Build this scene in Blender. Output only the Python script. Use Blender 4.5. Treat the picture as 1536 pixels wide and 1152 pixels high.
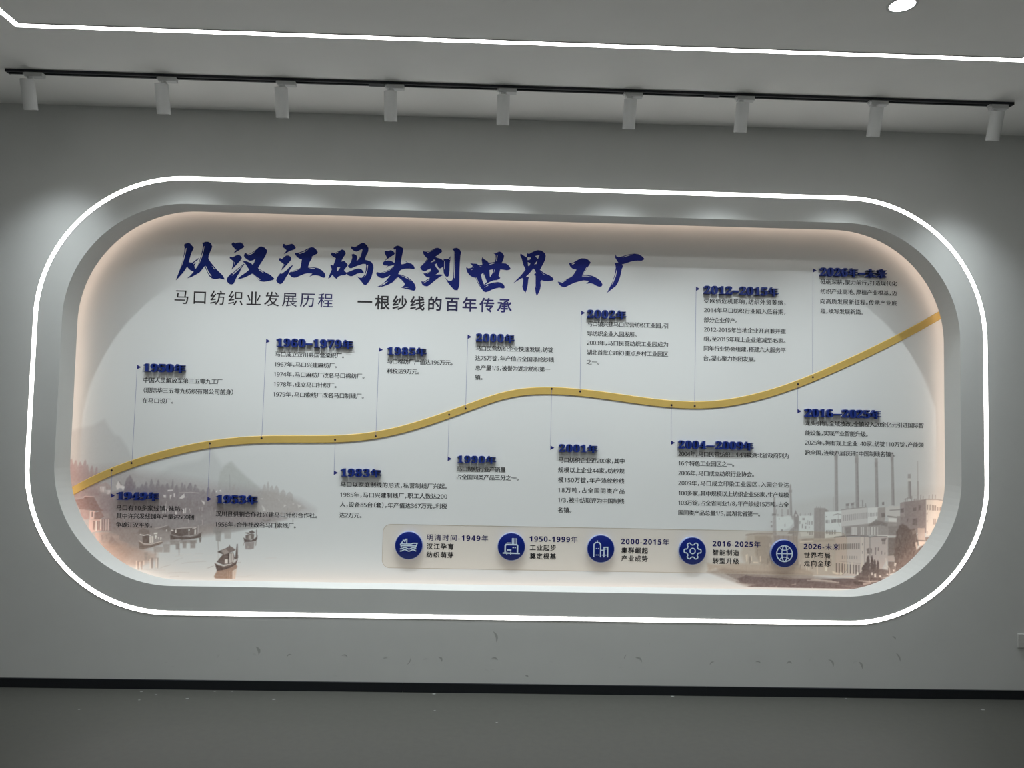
import bpy, bmesh, math, random
import numpy as np
from mathutils import Vector, Matrix

S = bpy.context.scene
COL = S.collection
for o in list(bpy.data.objects):
    bpy.data.objects.remove(o)

# ------------------------------------------------------------------ camera
cam = bpy.data.cameras.new('camera')
cam.sensor_width = 36.0
cam.lens = 1142.8 * 36.0 / 1536.0
camera = bpy.data.objects.new('camera', cam)
COL.objects.link(camera)
yaw, pitch, roll = -0.0265, 0.0528, -0.0216
Rm = (Matrix.Rotation(yaw, 3, 'Z') @ Matrix.Rotation(pitch, 3, 'X') @ Matrix.Rotation(roll, 3, 'Y'))
right, fwd, up = Rm @ Vector((1, 0, 0)), Rm @ Vector((0, 1, 0)), Rm @ Vector((0, 0, 1))
camera.matrix_world = Matrix(((right.x, up.x, -fwd.x, -0.1317), (right.y, up.y, -fwd.y, -3.9859), (right.z, up.z, -fwd.z, 1.3772), (0, 0, 0, 1)))
S.camera = camera

# ------------------------------------------------------------------ world, exposure, lamp strengths
S.view_settings.view_transform = 'Standard'
S.view_settings.look = 'None'
S.view_settings.gamma = 1.0
S.view_settings.exposure = 0.0
S.cycles.use_denoising = True
S.cycles.max_bounces = 8
S.cycles.sample_clamp_indirect = 4.0
world = bpy.data.worlds.new('world')
S.world = world
world.use_nodes = True
world.node_tree.nodes['Background'].inputs[0].default_value = (0.9, 0.95, 1, 1)
world.node_tree.nodes['Background'].inputs[1].default_value = 0.02
SPOT_W, SPOT_COLOR = 68.0, (0.90, 0.98, 1.0)
DOWN_W, DOWN_COLOR = 9.0, (0.95, 1.0, 0.97)
LOOP_L, CEIL_L, COVE_L = 8.6, 22.0, 3.0

# ------------------------------------------------------------------ sizes (metres)
MID = 1.505                      # height of the middle of the niche
CEIL = 3.002
RX, YB = 3.6, -6.6               # half width of the room, back wall
LOOP_W, LOOP_H, LOOP_R = 5.0, 2.2502, 0.7465
NW, NH, NR = LOOP_W - 0.2708, LOOP_H - 0.2708, 0.6189     # the niche opening
LIP, CAV, PY = 0.148, 0.08, 0.25                         # lip depth, hidden gap behind the lip, panel front

# ------------------------------------------------------------------ measured layout of the printed panel, millimetres (x, height)
CAPTION = {'1949': [('马口有10多家线铺、袜坊。', -2160, -1802, 878), ('其中许兴发线铺年产量达500捆', -2157, -1739, 834), ('争雄江汉平原。', -2157, -1963, 786)], '1950': [('中国人民解放军第三五零九工厂', -2045, -1617, 1577), ('（现际华三五零九纺织有限公司前身）', -2042, -1556, 1521), ('在马口设厂。', -2047, -1879, 1464)], '1953': [('汉川县供销合作社兴建马口针织合作社。', -1623, -1072, 855), ('1956年，合作社改名马口索线厂。', -1623, -1186, 798)], '1960': [('马口成立汉川县国营染织厂。', -1334, -955, 1737), ('1967年，马口兴建麻纺厂。', -1335, -993, 1681), ('1974年，马口麻纺厂改名马口棉纺厂。', -1336, -839, 1626), ('1978年，成立马口针织厂。', -1335, -991, 1571), ('1979年，马口索线厂改名马口制线厂。', -1336, -839, 1515)], '1985': [('马口棉纺厂产值达196万元，', -716, -354, 1712), ('利税达9万元。', -716, -537, 1658)], '1983': [('马口以家庭制线的形式，私营制线厂兴起。', -950, -366, 1028), ('1985年，马口兴建制线厂，职工人数达200', -950, -364, 972), ('人，设备85台（套），年产值达367万元，利税', -949, -364, 918), ('达2万元。', -951, -830, 860)], '1990': [('马口制线行业产销量', -314, -45, 1125), ('占全国同类产品三分之一。', -313, 28, 1081)], '2000': [('马口民营纺织企业快速发展，纺锭', -225, 207, 1797), ('达75万锭，年产值占全国涤纶纱线', -227, 212, 1742), ('总产量1/5，被誉为湖北纺织第一', -226, 192, 1688), ('镇。', -226, -185, 1634)], '2001': [('马口纺织企业近200家，其中', 248, 615, 1186), ('规模以上企业44家，纺纱规', 247, 616, 1131), ('模150万锭，年产涤纶纱线', 248, 616, 1076), ('18万吨，占全国同类产品', 249, 617, 1020), ('1/3，被中纺联评为中国制线', 250, 617, 965), ('名镇。', 249, 324, 910)], '2002': [('马口镇兴建马口民营纺织工业园，引', 395, 851, 1949), ('导纺织企业入园发展。', 396, 673, 1895), ('2003年，马口民营纺织工业园成为', 395, 852, 1843), ('湖北首批（38家）重点乡村工业园区', 395, 853, 1789), ('之一。', 395, 466, 1735)], '2004': [('2004年，马口民营纺织工业园被湖北省政府列为', 917, 1539, 1234), ('16个特色工业园区之一。', 918, 1230, 1181), ('2006年，马口成立纺织行业协会。', 918, 1342, 1127), ('2009年，马口成立印染工业园区，入园企业达', 918, 1540, 1072), ('100多家，其中规模以上纺织企业58家，生产规模', 920, 1540, 1016), ('103万锭，占全省同业1/8，年产纱线15万吨，占全', 919, 1540, 963), ('国同类产品总量1/5，居湖北省第一。', 920, 1377, 908)], '2012': [('受欧债危机影响，纺织外贸萎缩，', 1054, 1517, 2097), ('2014年马口纺织行业陷入低谷期，', 1055, 1517, 2044), ('部分企业停产。', 1054, 1243, 1988), ('2012-2015年当地企业开启兼并重', 1055, 1520, 1934), ('组，至2015年规上企业缩减至45家。', 1054, 1518, 1881), ('同年行业协会组建，搭建六大服务平', 1055, 1520, 1827), ('台，凝心聚力抱团发展。', 1054, 1348, 1772)], '2026': [('砥砺深耕，聚力前行，打造现代化', 1718, 2157, 2223), ('纺织产业高地。厚植产业根基，迈', 1718, 2157, 2168), ('向高质发展新征程。传承产业底', 1718, 2157, 2111), ('蕴，续写发展新篇。', 1718, 1961, 2055)], '2016': [('龙头引领，全域技改，全镇投入20余亿元引进国际智', 1631, 2305, 1420), ('能设备，实现产业智能升级。', 1632, 1986, 1365), ('2025年，拥有规上企业  40家、纺锭110万锭，产能领', 1631, 2306, 1311), ('跑全国，连续八届获评“中国制线名镇”。', 1631, 2143, 1255)]}
LEGEND_TEXT = [[('明清时间-1949年', -468, -133, 747), ('汉江孕育', -468, -322, 699), ('纺织萌芽', -468, -322, 653)], [('1950-1999年', 96, 361, 749), ('工业起步', 99, 243, 702), ('奠定根基', 99, 243, 655)], [('2000-2015年', 603, 869, 744), ('集群崛起', 605, 752, 695), ('产业成势', 606, 752, 651)], [('2016-2025年', 1113, 1381, 740), ('智能制造', 1114, 1261, 692), ('转型升级', 1114, 1261, 646)], [('2026-未来', 1624, 1824, 734), ('世界布局', 1626, 1772, 686), ('走向全球', 1626, 1774, 641)]]
SUBTITLE = [('马口纺织业发展历程', -1897, -1027, 2043), ('一根纱线的百年传承', -888, -32, 2040)]
YEAR = {'1949':('1949年',-2155,-1930,920,46),'1950':('1950年',-2045,-1816,1620,49),'1953':('1953年',-1620,-1396,911,49),'1960':('1960-1979年',-1326,-905,1775,50),
 '1983':('1983年',-950,-728,1070,47),'1985':('1985年',-715,-498,1746,46),'1990':('1990年',-314,-98,1158,43),'2000':('2000年',-226,-11,1831,48),'2001':('2001年',
 247,464,1229,46),'2002':('2002年',392,612,1979,49),'2004':('2004—2009年',913,1335,1261,49),'2012':('2012-2015年',1048,1473,2131,50),'2016':('2016—2025年',1624,
 2055,1452,50),'2026':('2026年-未来',1709,2092,2251,51)}
POINTER = {'1949':(-2192,1079,-2191,942),'1950':(-2087,1121,-2083,1647),'1953':(-1668,1237,-1670,934),'1960':(-1389,1271,-1385,1808),'1983':(-987,1271,-988,1090),
 '1985':(-765,1295,-762,1775),'1990':(-364,1423,-365,1179),'2000':(-274,1459,-272,1859),'2001':(202,1579,202,1252),'2002':(361,1568,361,2010),'2004':(874,
 1503,875,1294),'2012':(1005,1501,1008,2163),'2016':(1588,1637,1588,1485),'2026':(1673,1678,1675,2286)}
RIBBON = [(-2390,967),(-2308,1017),(-2192,1079),(-2087,1120),(-1930,1170),(-1790,1210),(-1667,1237),(-1507,1259),(-1389,1267),(-1253,1269),(-1110,1270),(-987,1273),
 (-872,1282),(-765,1296),(-633,1325),(-487,1375),(-364,1424),(-274,1458),(-158,1506),(-62,1542),(34,1565),(180,1579),(361,1568),(541,1545),(688,1523),(874,
 1504),(1005,1500),(1128,1507),(1275,1532),(1422,1573),(1589,1634),(1673,1672),(1853,1753),(2003,1826),(2152,1903),(2303,1986),(2398,2046)]
ICON = [(-565,704),(-4,707),(488,704),(996,701),(1508,695)]
TITLE = [([[(-1859,2334),(-1850,2341),(-1835,2346),(-1825,2342),(-1813,2329),(-1804,2319),(-1807,2309),(-1815,2292),(-1820,2275),(-1824,2254),(-1828,2238),(-1821,
 2235),(-1808,2235),(-1795,2246),(-1773,2264),(-1783,2244),(-1792,2227),(-1797,2220),(-1793,2202),(-1788,2202),(-1779,2215),(-1772,2241),(-1762,2279),(-1756,
 2312),(-1755,2338),(-1760,2348),(-1753,2349),(-1742,2354),(-1725,2354),(-1710,2345),(-1703,2328),(-1706,2316),(-1714,2295),(-1720,2278),(-1721,2258),(-1708,
 2240),(-1684,2211),(-1655,2183),(-1638,2167),(-1626,2145),(-1639,2146),(-1656,2151),(-1670,2146),(-1684,2145),(-1699,2150),(-1712,2161),(-1723,2181),(-1733,
 2201),(-1742,2216),(-1753,2198),(-1766,2181),(-1786,2168),(-1808,2155),(-1833,2146),(-1817,2162),(-1799,2184),(-1818,2192),(-1831,2203),(-1836,2212),(-1844,
 2197),(-1857,2177),(-1871,2160),(-1882,2146),(-1895,2133),(-1887,2159),(-1880,2180),(-1869,2215),(-1861,2256),(-1855,2294),(-1855,2318)]],[],[[(-1847,2315),
 (-1844,2314),(-1848,2283),(-1855,2253),(-1867,2209),(-1863,2239),(-1852,2286)],[(-1748,2329),(-1746,2329),(-1750,2297),(-1757,2268),(-1768,2235),(-1773,
 2222),(-1764,2259),(-1754,2294)],[(-1736,2219),(-1730,2213),(-1718,2187),(-1699,2161),(-1708,2165),(-1723,2187)],[(-1781,2250),(-1786,2238),(-1805,2224),
 (-1797,2237)],[(-1702,2222),(-1684,2203),(-1687,2201)]]),([[(-1597,2348),(-1590,2356),(-1583,2354),(-1579,2349),(-1566,2354),(-1549,2356),(-1537,2350),
 (-1527,2334),(-1530,2327),(-1547,2316),(-1564,2305),(-1582,2292),(-1578,2308),(-1579,2321),(-1591,2331),(-1597,2340)],[(-1605,2269),(-1601,2274),(-1588,
 2271),(-1578,2277),(-1563,2286),(-1551,2285),(-1538,2274),(-1538,2264),(-1550,2247),(-1566,2229),(-1579,2214),(-1592,2201),(-1586,2223),(-1582,2248),(-1596,
 2258),(-1604,2265)],[(-1616,2143),(-1612,2158),(-1596,2177),(-1593,2186),(-1588,2179),(-1568,2200),(-1525,2236),(-1522,2232),(-1537,2212),(-1547,2186),
 (-1561,2162),(-1570,2138),(-1578,2122),(-1591,2117),(-1604,2123),(-1614,2134)],[(-1527,2280),(-1524,2292),(-1517,2297),(-1510,2292),(-1504,2289),(-1480,
 2302),(-1458,2320),(-1444,2334),(-1433,2337),(-1415,2331),(-1400,2316),(-1400,2305),(-1408,2283),(-1421,2259),(-1435,2236),(-1446,2213),(-1430,2204),(-1398,
 2188),(-1378,2179),(-1355,2159),(-1359,2150),(-1382,2144),(-1408,2138),(-1425,2139),(-1440,2148),(-1458,2165),(-1477,2182),(-1495,2171),(-1515,2160),(-1538,
 2152),(-1557,2149),(-1538,2169),(-1516,2184),(-1495,2203),(-1507,2222),(-1518,2238),(-1533,2248),(-1519,2252),(-1504,2248),(-1486,2240),(-1476,2232),(-1469,
 2244),(-1463,2264),(-1478,2256),(-1493,2253),(-1507,2260),(-1522,2271)]],[],[[(-1504,2287),(-1480,2298),(-1462,2312),(-1480,2294),(-1500,2284)],[(-1474,
 2183),(-1452,2164),(-1428,2150),(-1437,2149),(-1458,2165)],[(-1442,2208),(-1413,2189),(-1418,2189),(-1439,2202)],[(-1528,2229),(-1557,2197),(-1588,2167),
 (-1579,2182),(-1551,2209)],[(-1573,2317),(-1570,2317),(-1572,2307),(-1575,2307)],[(-1577,2245),(-1574,2244),(-1579,2227)]]),([[(-1315,2340),(-1313,2352),
 (-1308,2355),(-1302,2351),(-1297,2346),(-1284,2350),(-1267,2356),(-1256,2354),(-1242,2336),(-1244,2327),(-1257,2321),(-1275,2315),(-1291,2304),(-1308,2295),
 (-1297,2310),(-1293,2319),(-1305,2329),(-1314,2336)],[(-1333,2265),(-1329,2274),(-1322,2272),(-1317,2268),(-1308,2277),(-1294,2289),(-1282,2290),(-1269,
 2283),(-1264,2271),(-1268,2261),(-1283,2243),(-1300,2222),(-1317,2204),(-1312,2224),(-1307,2244),(-1318,2249),(-1330,2258)],[(-1343,2150),(-1337,2168),
 (-1323,2188),(-1314,2186),(-1294,2204),(-1271,2226),(-1252,2239),(-1260,2223),(-1267,2214),(-1273,2201),(-1277,2187),(-1287,2172),(-1297,2152),(-1310,2131),
 (-1321,2127),(-1334,2133),(-1342,2143)],[(-1247,2308),(-1240,2305),(-1222,2308),(-1200,2317),(-1177,2331),(-1157,2340),(-1143,2339),(-1128,2328),(-1119,
 2312),(-1123,2303),(-1138,2295),(-1152,2286),(-1150,2279),(-1155,2268),(-1164,2252),(-1170,2225),(-1156,2225),(-1136,2227),(-1113,2223),(-1092,2211),(-1077,
 2196),(-1072,2178),(-1078,2169),(-1088,2170),(-1105,2179),(-1126,2183),(-1143,2181),(-1161,2173),(-1146,2191),(-1169,2193),(-1192,2187),(-1215,2176),(-1232,
 2167),(-1246,2165),(-1261,2170),(-1276,2186),(-1269,2196),(-1253,2204),(-1230,2212),(-1213,2220),(-1209,2245),(-1206,2270),(-1218,2272),(-1233,2282),(-1244,
 2295)]],[],[[(-1224,2302),(-1194,2314),(-1168,2330),(-1194,2310),(-1219,2300)],[(-1273,2223),(-1288,2207),(-1313,2187),(-1294,2204)],[(-1268,2196),(-1245,
 2205),(-1219,2213),(-1244,2201)],[(-1167,2222),(-1136,2222),(-1127,2218),(-1150,2219)],[(-1306,2239),(-1302,2238),(-1310,2222)]]),([[(-1046,2304),(-1042,
 2313),(-1035,2311),(-1026,2310),(-1005,2321),(-985,2332),(-973,2328),(-963,2312),(-967,2301),(-978,2286),(-987,2263),(-977,2267),(-968,2266),(-956,2253),
 (-949,2245),(-959,2231),(-970,2216),(-967,2209),(-955,2202),(-949,2205),(-929,2214),(-906,2224),(-886,2227),(-872,2222),(-860,2207),(-862,2201),(-882,2202),
 (-900,2196),(-917,2185),(-931,2181),(-946,2186),(-955,2195),(-963,2187),(-983,2186),(-1003,2177),(-1008,2164),(-1022,2172),(-1034,2188),(-1046,2170),(-1057,
 2166),(-1047,2194),(-1038,2219),(-1047,2239),(-1043,2245),(-1031,2239),(-1025,2259),(-1018,2281),(-1033,2289),(-1045,2298)],[(-937,2342),(-932,2352),(-925,
 2348),(-913,2349),(-893,2362),(-876,2372),(-862,2371),(-847,2359),(-838,2343),(-839,2326),(-847,2302),(-854,2277),(-838,2273),(-821,2267),(-809,2250),(-807,
 2232),(-810,2209),(-817,2179),(-829,2155),(-843,2137),(-851,2133),(-860,2138),(-875,2157),(-902,2187),(-887,2176),(-870,2175),(-857,2190),(-850,2216),(-848,
 2243),(-851,2253),(-867,2253),(-890,2245),(-912,2235),(-932,2226),(-944,2230),(-950,2240),(-942,2249),(-934,2261),(-927,2288),(-931,2305),(-921,2309),(-906,
 2303),(-898,2292),(-902,2268),(-894,2277),(-883,2298),(-872,2338),(-887,2330),(-904,2321),(-918,2325),(-932,2335)]],[[(-1009,2230),(-992,2231),(-999,2218),
 (-1008,2207)]],[[(-1023,2311),(-1005,2318),(-1008,2313),(-1022,2306)],[(-841,2249),(-838,2248),(-841,2217),(-849,2190),(-857,2177),(-849,2202),(-843,2225)],
 [(-874,2335),(-872,2333),(-880,2298),(-888,2280),(-880,2307)],[(-916,2350),(-893,2361),(-910,2349)],[(-856,2281),(-847,2308),(-842,2311),(-851,2281)]]),
 ([[(-748,2327),(-743,2331),(-730,2329),(-714,2336),(-702,2331),(-691,2320),(-694,2311),(-713,2298),(-735,2282),(-750,2269),(-733,2292),(-742,2306),(-748,
 2318)],[(-758,2262),(-748,2272),(-729,2276),(-709,2275),(-693,2265),(-689,2255),(-711,2247),(-726,2244),(-740,2232),(-727,2247),(-746,2248),(-755,2253)],
 [(-701,2346),(-691,2357),(-677,2363),(-662,2359),(-647,2349),(-644,2339),(-649,2312),(-654,2285),(-656,2262),(-651,2257),(-630,2262),(-622,2267),(-638,
 2281),(-616,2267),(-598,2263),(-584,2252),(-577,2236),(-583,2232),(-606,2234),(-629,2233),(-650,2228),(-661,2220),(-665,2201),(-646,2197),(-616,2185),(-593,
 2169),(-576,2149),(-568,2129),(-571,2114),(-581,2109),(-603,2115),(-626,2120),(-651,2126),(-635,2136),(-630,2146),(-639,2159),(-654,2174),(-669,2184),(-680,
 2170),(-700,2153),(-725,2139),(-754,2128),(-784,2127),(-766,2135),(-740,2157),(-724,2178),(-711,2196),(-730,2183),(-753,2175),(-770,2178),(-785,2188),(-791,
 2199),(-788,2210),(-780,2208),(-768,2206),(-742,2215),(-716,2228),(-695,2243),(-690,2276),(-690,2311),(-693,2340)]],[],[[(-769,2204),(-742,2212),(-713,
 2226),(-695,2242),(-716,2222),(-745,2208)],[(-659,2196),(-625,2185),(-593,2165),(-628,2182)],[(-723,2160),(-743,2142),(-767,2130),(-746,2148)],[(-638,2127),
 (-609,2127),(-621,2125)],[(-689,2343),(-686,2343),(-687,2305),(-689,2276)],[(-668,2201),(-666,2211),(-663,2201)],[(-673,2182),(-686,2164),(-695,2158),(-683,
 2173)]]),([[(-535,2340),(-530,2334),(-512,2332),(-489,2340),(-466,2354),(-452,2356),(-434,2350),(-426,2337),(-434,2327),(-451,2315),(-465,2304),(-448,2298),
 (-430,2293),(-419,2284),(-417,2295),(-401,2293),(-389,2296),(-380,2311),(-380,2290),(-383,2269),(-383,2231),(-387,2198),(-395,2191),(-406,2198),(-415,2212),
 (-418,2236),(-420,2249),(-434,2239),(-443,2240),(-451,2253),(-457,2267),(-467,2260),(-458,2244),(-441,2226),(-442,2219),(-460,2203),(-439,2206),(-416,2204),
 (-433,2194),(-453,2179),(-473,2162),(-493,2144),(-504,2136),(-522,2138),(-534,2147),(-540,2165),(-525,2162),(-491,2185),(-509,2189),(-522,2198),(-529,2209),
 (-515,2210),(-489,2222),(-488,2238),(-504,2231),(-518,2221),(-530,2221),(-542,2231),(-548,2244),(-528,2265),(-509,2294),(-523,2307),(-533,2321)],[(-372,
 2351),(-359,2357),(-344,2359),(-329,2350),(-320,2334),(-324,2318),(-326,2286),(-327,2227),(-326,2174),(-326,2144),(-335,2119),(-353,2119),(-371,2137),(-388,
 2157),(-407,2189),(-389,2172),(-371,2171),(-362,2184),(-360,2226),(-360,2285),(-361,2341)]],[[(-490,2272),(-471,2290),(-462,2282),(-479,2275)]],[[(-512,
 2329),(-486,2338),(-468,2350),(-489,2335),(-508,2327)],[(-507,2291),(-503,2294),(-524,2265)],[(-528,2154),(-497,2176),(-494,2175),(-524,2154)],[(-511,2208),
 (-489,2221),(-503,2210)],[(-358,2338),(-355,2337),(-353,2255),(-354,2185),(-357,2190),(-357,2261)],[(-413,2283),(-410,2283),(-411,2242),(-414,2233)],[(-381,
 2300),(-383,2290),(-388,2290)]]),([[(-290,2251),(-278,2244),(-259,2249),(-255,2259),(-269,2274),(-250,2272),(-232,2272),(-217,2262),(-201,2268),(-205,2296),
 (-201,2311),(-192,2299),(-174,2290),(-164,2278),(-130,2285),(-126,2304),(-128,2325),(-139,2332),(-126,2335),(-108,2345),(-93,2341),(-79,2322),(-81,2308),
 (-91,2279),(-69,2278),(-54,2269),(-41,2250),(-45,2243),(-62,2239),(-85,2242),(-99,2243),(-104,2222),(-108,2206),(-98,2196),(-102,2188),(-119,2182),(-137,
 2180),(-160,2169),(-177,2158),(-187,2149),(-165,2159),(-136,2168),(-113,2172),(-93,2169),(-78,2158),(-70,2142),(-80,2135),(-101,2140),(-121,2136),(-144,
 2127),(-164,2116),(-179,2112),(-191,2117),(-206,2137),(-224,2163),(-236,2192),(-254,2195),(-271,2206),(-284,2223),(-290,2241)]],[[(-207,2211),(-196,2220),
 (-184,2193),(-171,2172),(-188,2155),(-199,2181)],[(-160,2238),(-138,2243),(-142,2221),(-156,2197)]],[[(-121,2322),(-116,2322),(-119,2296),(-123,2287)],
 [(-162,2271),(-133,2279),(-134,2276),(-159,2268)],[(-235,2194),(-230,2192),(-218,2163),(-206,2143),(-221,2163)],[(-192,2221),(-184,2199),(-173,2173),(-187,
 2196)],[(-188,2137),(-165,2153),(-165,2149)],[(-136,2165),(-113,2168),(-119,2165)],[(-265,2236),(-255,2240),(-256,2237)],[(-254,2255),(-249,2249),(-254,
 2249)],[(-132,2244),(-130,2236),(-136,2221)],[(-217,2256),(-204,2259),(-208,2256)],[(-198,2279),(-195,2270),(-197,2270)]]),([[(10,2329),(14,2337),(26,2328),
 (48,2315),(50,2339),(61,2336),(87,2351),(110,2359),(131,2356),(149,2343),(155,2327),(151,2303),(138,2274),(124,2247),(148,2229),(180,2216),(198,2203),(202,
 2194),(196,2188),(172,2184),(149,2184),(133,2189),(132,2167),(126,2134),(118,2114),(109,2098),(102,2116),(98,2145),(97,2204),(92,2223),(102,2228),(95,2246),
 (86,2253),(69,2230),(43,2203),(63,2206),(59,2189),(57,2159),(52,2132),(45,2116),(33,2129),(26,2149),(30,2176),(31,2191),(25,2198),(2,2184),(-26,2166),(-4,
 2190),(19,2214),(43,2247),(30,2271),(19,2303)]],[[(52,2317),(70,2316),(71,2307),(61,2301),(52,2301)],[(54,2289),(69,2282),(65,2270),(57,2267)],[(95,2324),
 (120,2332),(111,2308),(102,2317)],[(108,2299),(104,2280),(91,2277)]],[[(16,2312),(19,2310),(24,2291),(31,2276),(22,2291)],[(97,2213),(100,2213),(101,2166),
 (103,2143),(99,2160)],[(129,2235),(154,2218),(148,2219)],[(145,2291),(138,2271),(131,2261),(140,2279)],[(128,2182),(131,2180),(129,2161)],[(24,2196),(8,
 2184),(-2,2181)]]),([[(286,2288),(292,2291),(301,2288),(315,2296),(336,2310),(356,2319),(377,2319),(395,2312),(409,2297),(404,2287),(389,2263),(368,2225),
 (390,2226),(420,2221),(446,2209),(467,2194),(478,2173),(473,2162),(459,2159),(444,2164),(426,2175),(409,2179),(385,2174),(402,2191),(373,2194),(350,2189),
 (320,2179),(297,2168),(274,2155),(259,2151),(242,2158),(230,2171),(225,2183),(234,2182),(244,2179),(273,2197),(305,2214),(319,2234),(329,2254),(310,2256),
 (294,2269)]],[],[[(302,2285),(321,2293),(323,2291),(307,2281)],[(386,2270),(389,2269),(368,2227),(363,2225)],[(362,2220),(390,2220),(417,2215),(387,2217),
 (362,2216)],[(241,2176),(273,2196),(273,2193),(249,2175)]]),([[(550,2347),(555,2334),(571,2331),(594,2339),(624,2349),(656,2354),(680,2351),(698,2341),
 (711,2328),(711,2322),(698,2314),(674,2314),(645,2311),(616,2300),(592,2292),(586,2292),(592,2280),(585,2262),(581,2238),(575,2214),(564,2184),(553,2166),
 (529,2147),(503,2125),(515,2151),(532,2187),(546,2231),(551,2270),(549,2285),(542,2299),(565,2299),(553,2318),(546,2329)]],[],[[(590,2332),(615,2342),(649,
 2350),(618,2339),(594,2331)],[(556,2258),(559,2258),(552,2220),(539,2187),(529,2170),(537,2196),(549,2228)]])]
SPOT_X = [-2.351,-1.726,-1.164,-0.647,-0.107,0.503,1.048,1.704,2.299]
SCUFFS = [(-1.49,0.167,0.022,0.0108,0.9,0.3,2),(-1.296,0.196,0.045,0.0135,-1.2,0.4,1),(-1.308,0.176,0.019,0.0081,-0.4,0.2,2),(-1.133,0.172,0.029,0.0054,0.5,0.5,
 1),(-0.852,0.172,0.032,0.0054,-0.2,0.6,1),(-0.645,0.171,0.026,0.0081,0.2,0.3,2),(-0.525,0.153,0.038,0.0043,1.1,-0.3,1),(-0.501,0.136,0.019,0.0032,0.4,0.2,
 2),(-0.437,0.164,0.032,0.0081,0.1,0.2,2),(-0.365,0.165,0.032,0.0095,-0.9,0.5,1),(-0.087,0.283,0.058,0.0108,-1.25,0.35,1),(-0.085,0.169,0.035,0.0054,-0.2,
 0.5,1),(-0.124,0.114,0.019,0.0038,-0.2,0.1,2),(-0.097,0.115,0.016,0.0032,-0.2,0.1,2),(0.082,0.087,0.019,0.0081,-0.4,0.2,1),(0.208,0.159,0.019,0.0035,0,
 0.1,2),(0.469,0.176,0.022,0.0043,0.6,0.2,2),(0.59,0.191,0.026,0.0043,1.2,0.2,1),(0.567,0.133,0.026,0.0054,0.2,0.4,2),(0.659,0.175,0.042,0.0081,-0.6,0.5,
 1),(0.714,0.257,0.019,0.0027,1.3,0,2),(1.041,0.163,0.029,0.0054,0.6,0.4,1),(1.035,0.112,0.022,0.0032,0.05,0.1,2),(1.282,0.17,0.029,0.0065,-0.2,0.4,1),(1.446,
 0.167,0.029,0.0108,0.05,0.6,1),(1.558,0.184,0.029,0.0068,0.9,0.5,2),(1.663,0.171,0.048,0.0095,-1.0,0.5,1),(1.79,0.176,0.029,0.0054,0.5,0.3,2),(1.821,0.163,
 0.042,0.0108,-1.1,0.3,1),(1.998,0.306,0.026,0.007,-0.7,0.3,1),(2.019,0.207,0.048,0.0081,-1.1,0.25,1),(-1.753,0.13,0.016,0.0038,0.3,0.1,2),(-1.716,0.11,
 0.016,0.0038,-0.4,0.1,2),(-1.028,0.086,0.022,0.0027,-0.1,0.1,2),(-0.896,0.074,0.029,0.0027,-0.05,0.1,2),(-1.388,0.151,0.016,0.004,0.2,0.2,2),(-1.853,0.052,
 0.016,0.0032,1.4,0,2),(-0.09,0.118,0.013,0.0027,0,0,2),(1.187,0.175,0.016,0.0038,-0.6,0.2,2)]
SPECKS = [(-1.809,-0.159,0.004,1),(-1.761,-0.085,0.004,1),(-1.588,-0.134,0.006,1),(-1.168,-0.129,0.006,1),(-1.85,-0.046,0.005,1),(-1.493,-0.028,0.004,1),(-1.407,
 -0.025,0.004,1),(-0.389,-0.028,0.006,2),(-0.369,-0.253,0.004,1),(-2.028,-0.288,0.004,1),(0.832,-0.02,0.006,2),(1.734,-0.02,0.004,2),(2.364,-0.155,0.007,
 1),(-0.073,-0.391,0.004,1)]
PLATE_AT = (2.695,0,0.302)
LEGEND_BOX = (-0.709,1.866,0.579,0.814)
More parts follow.
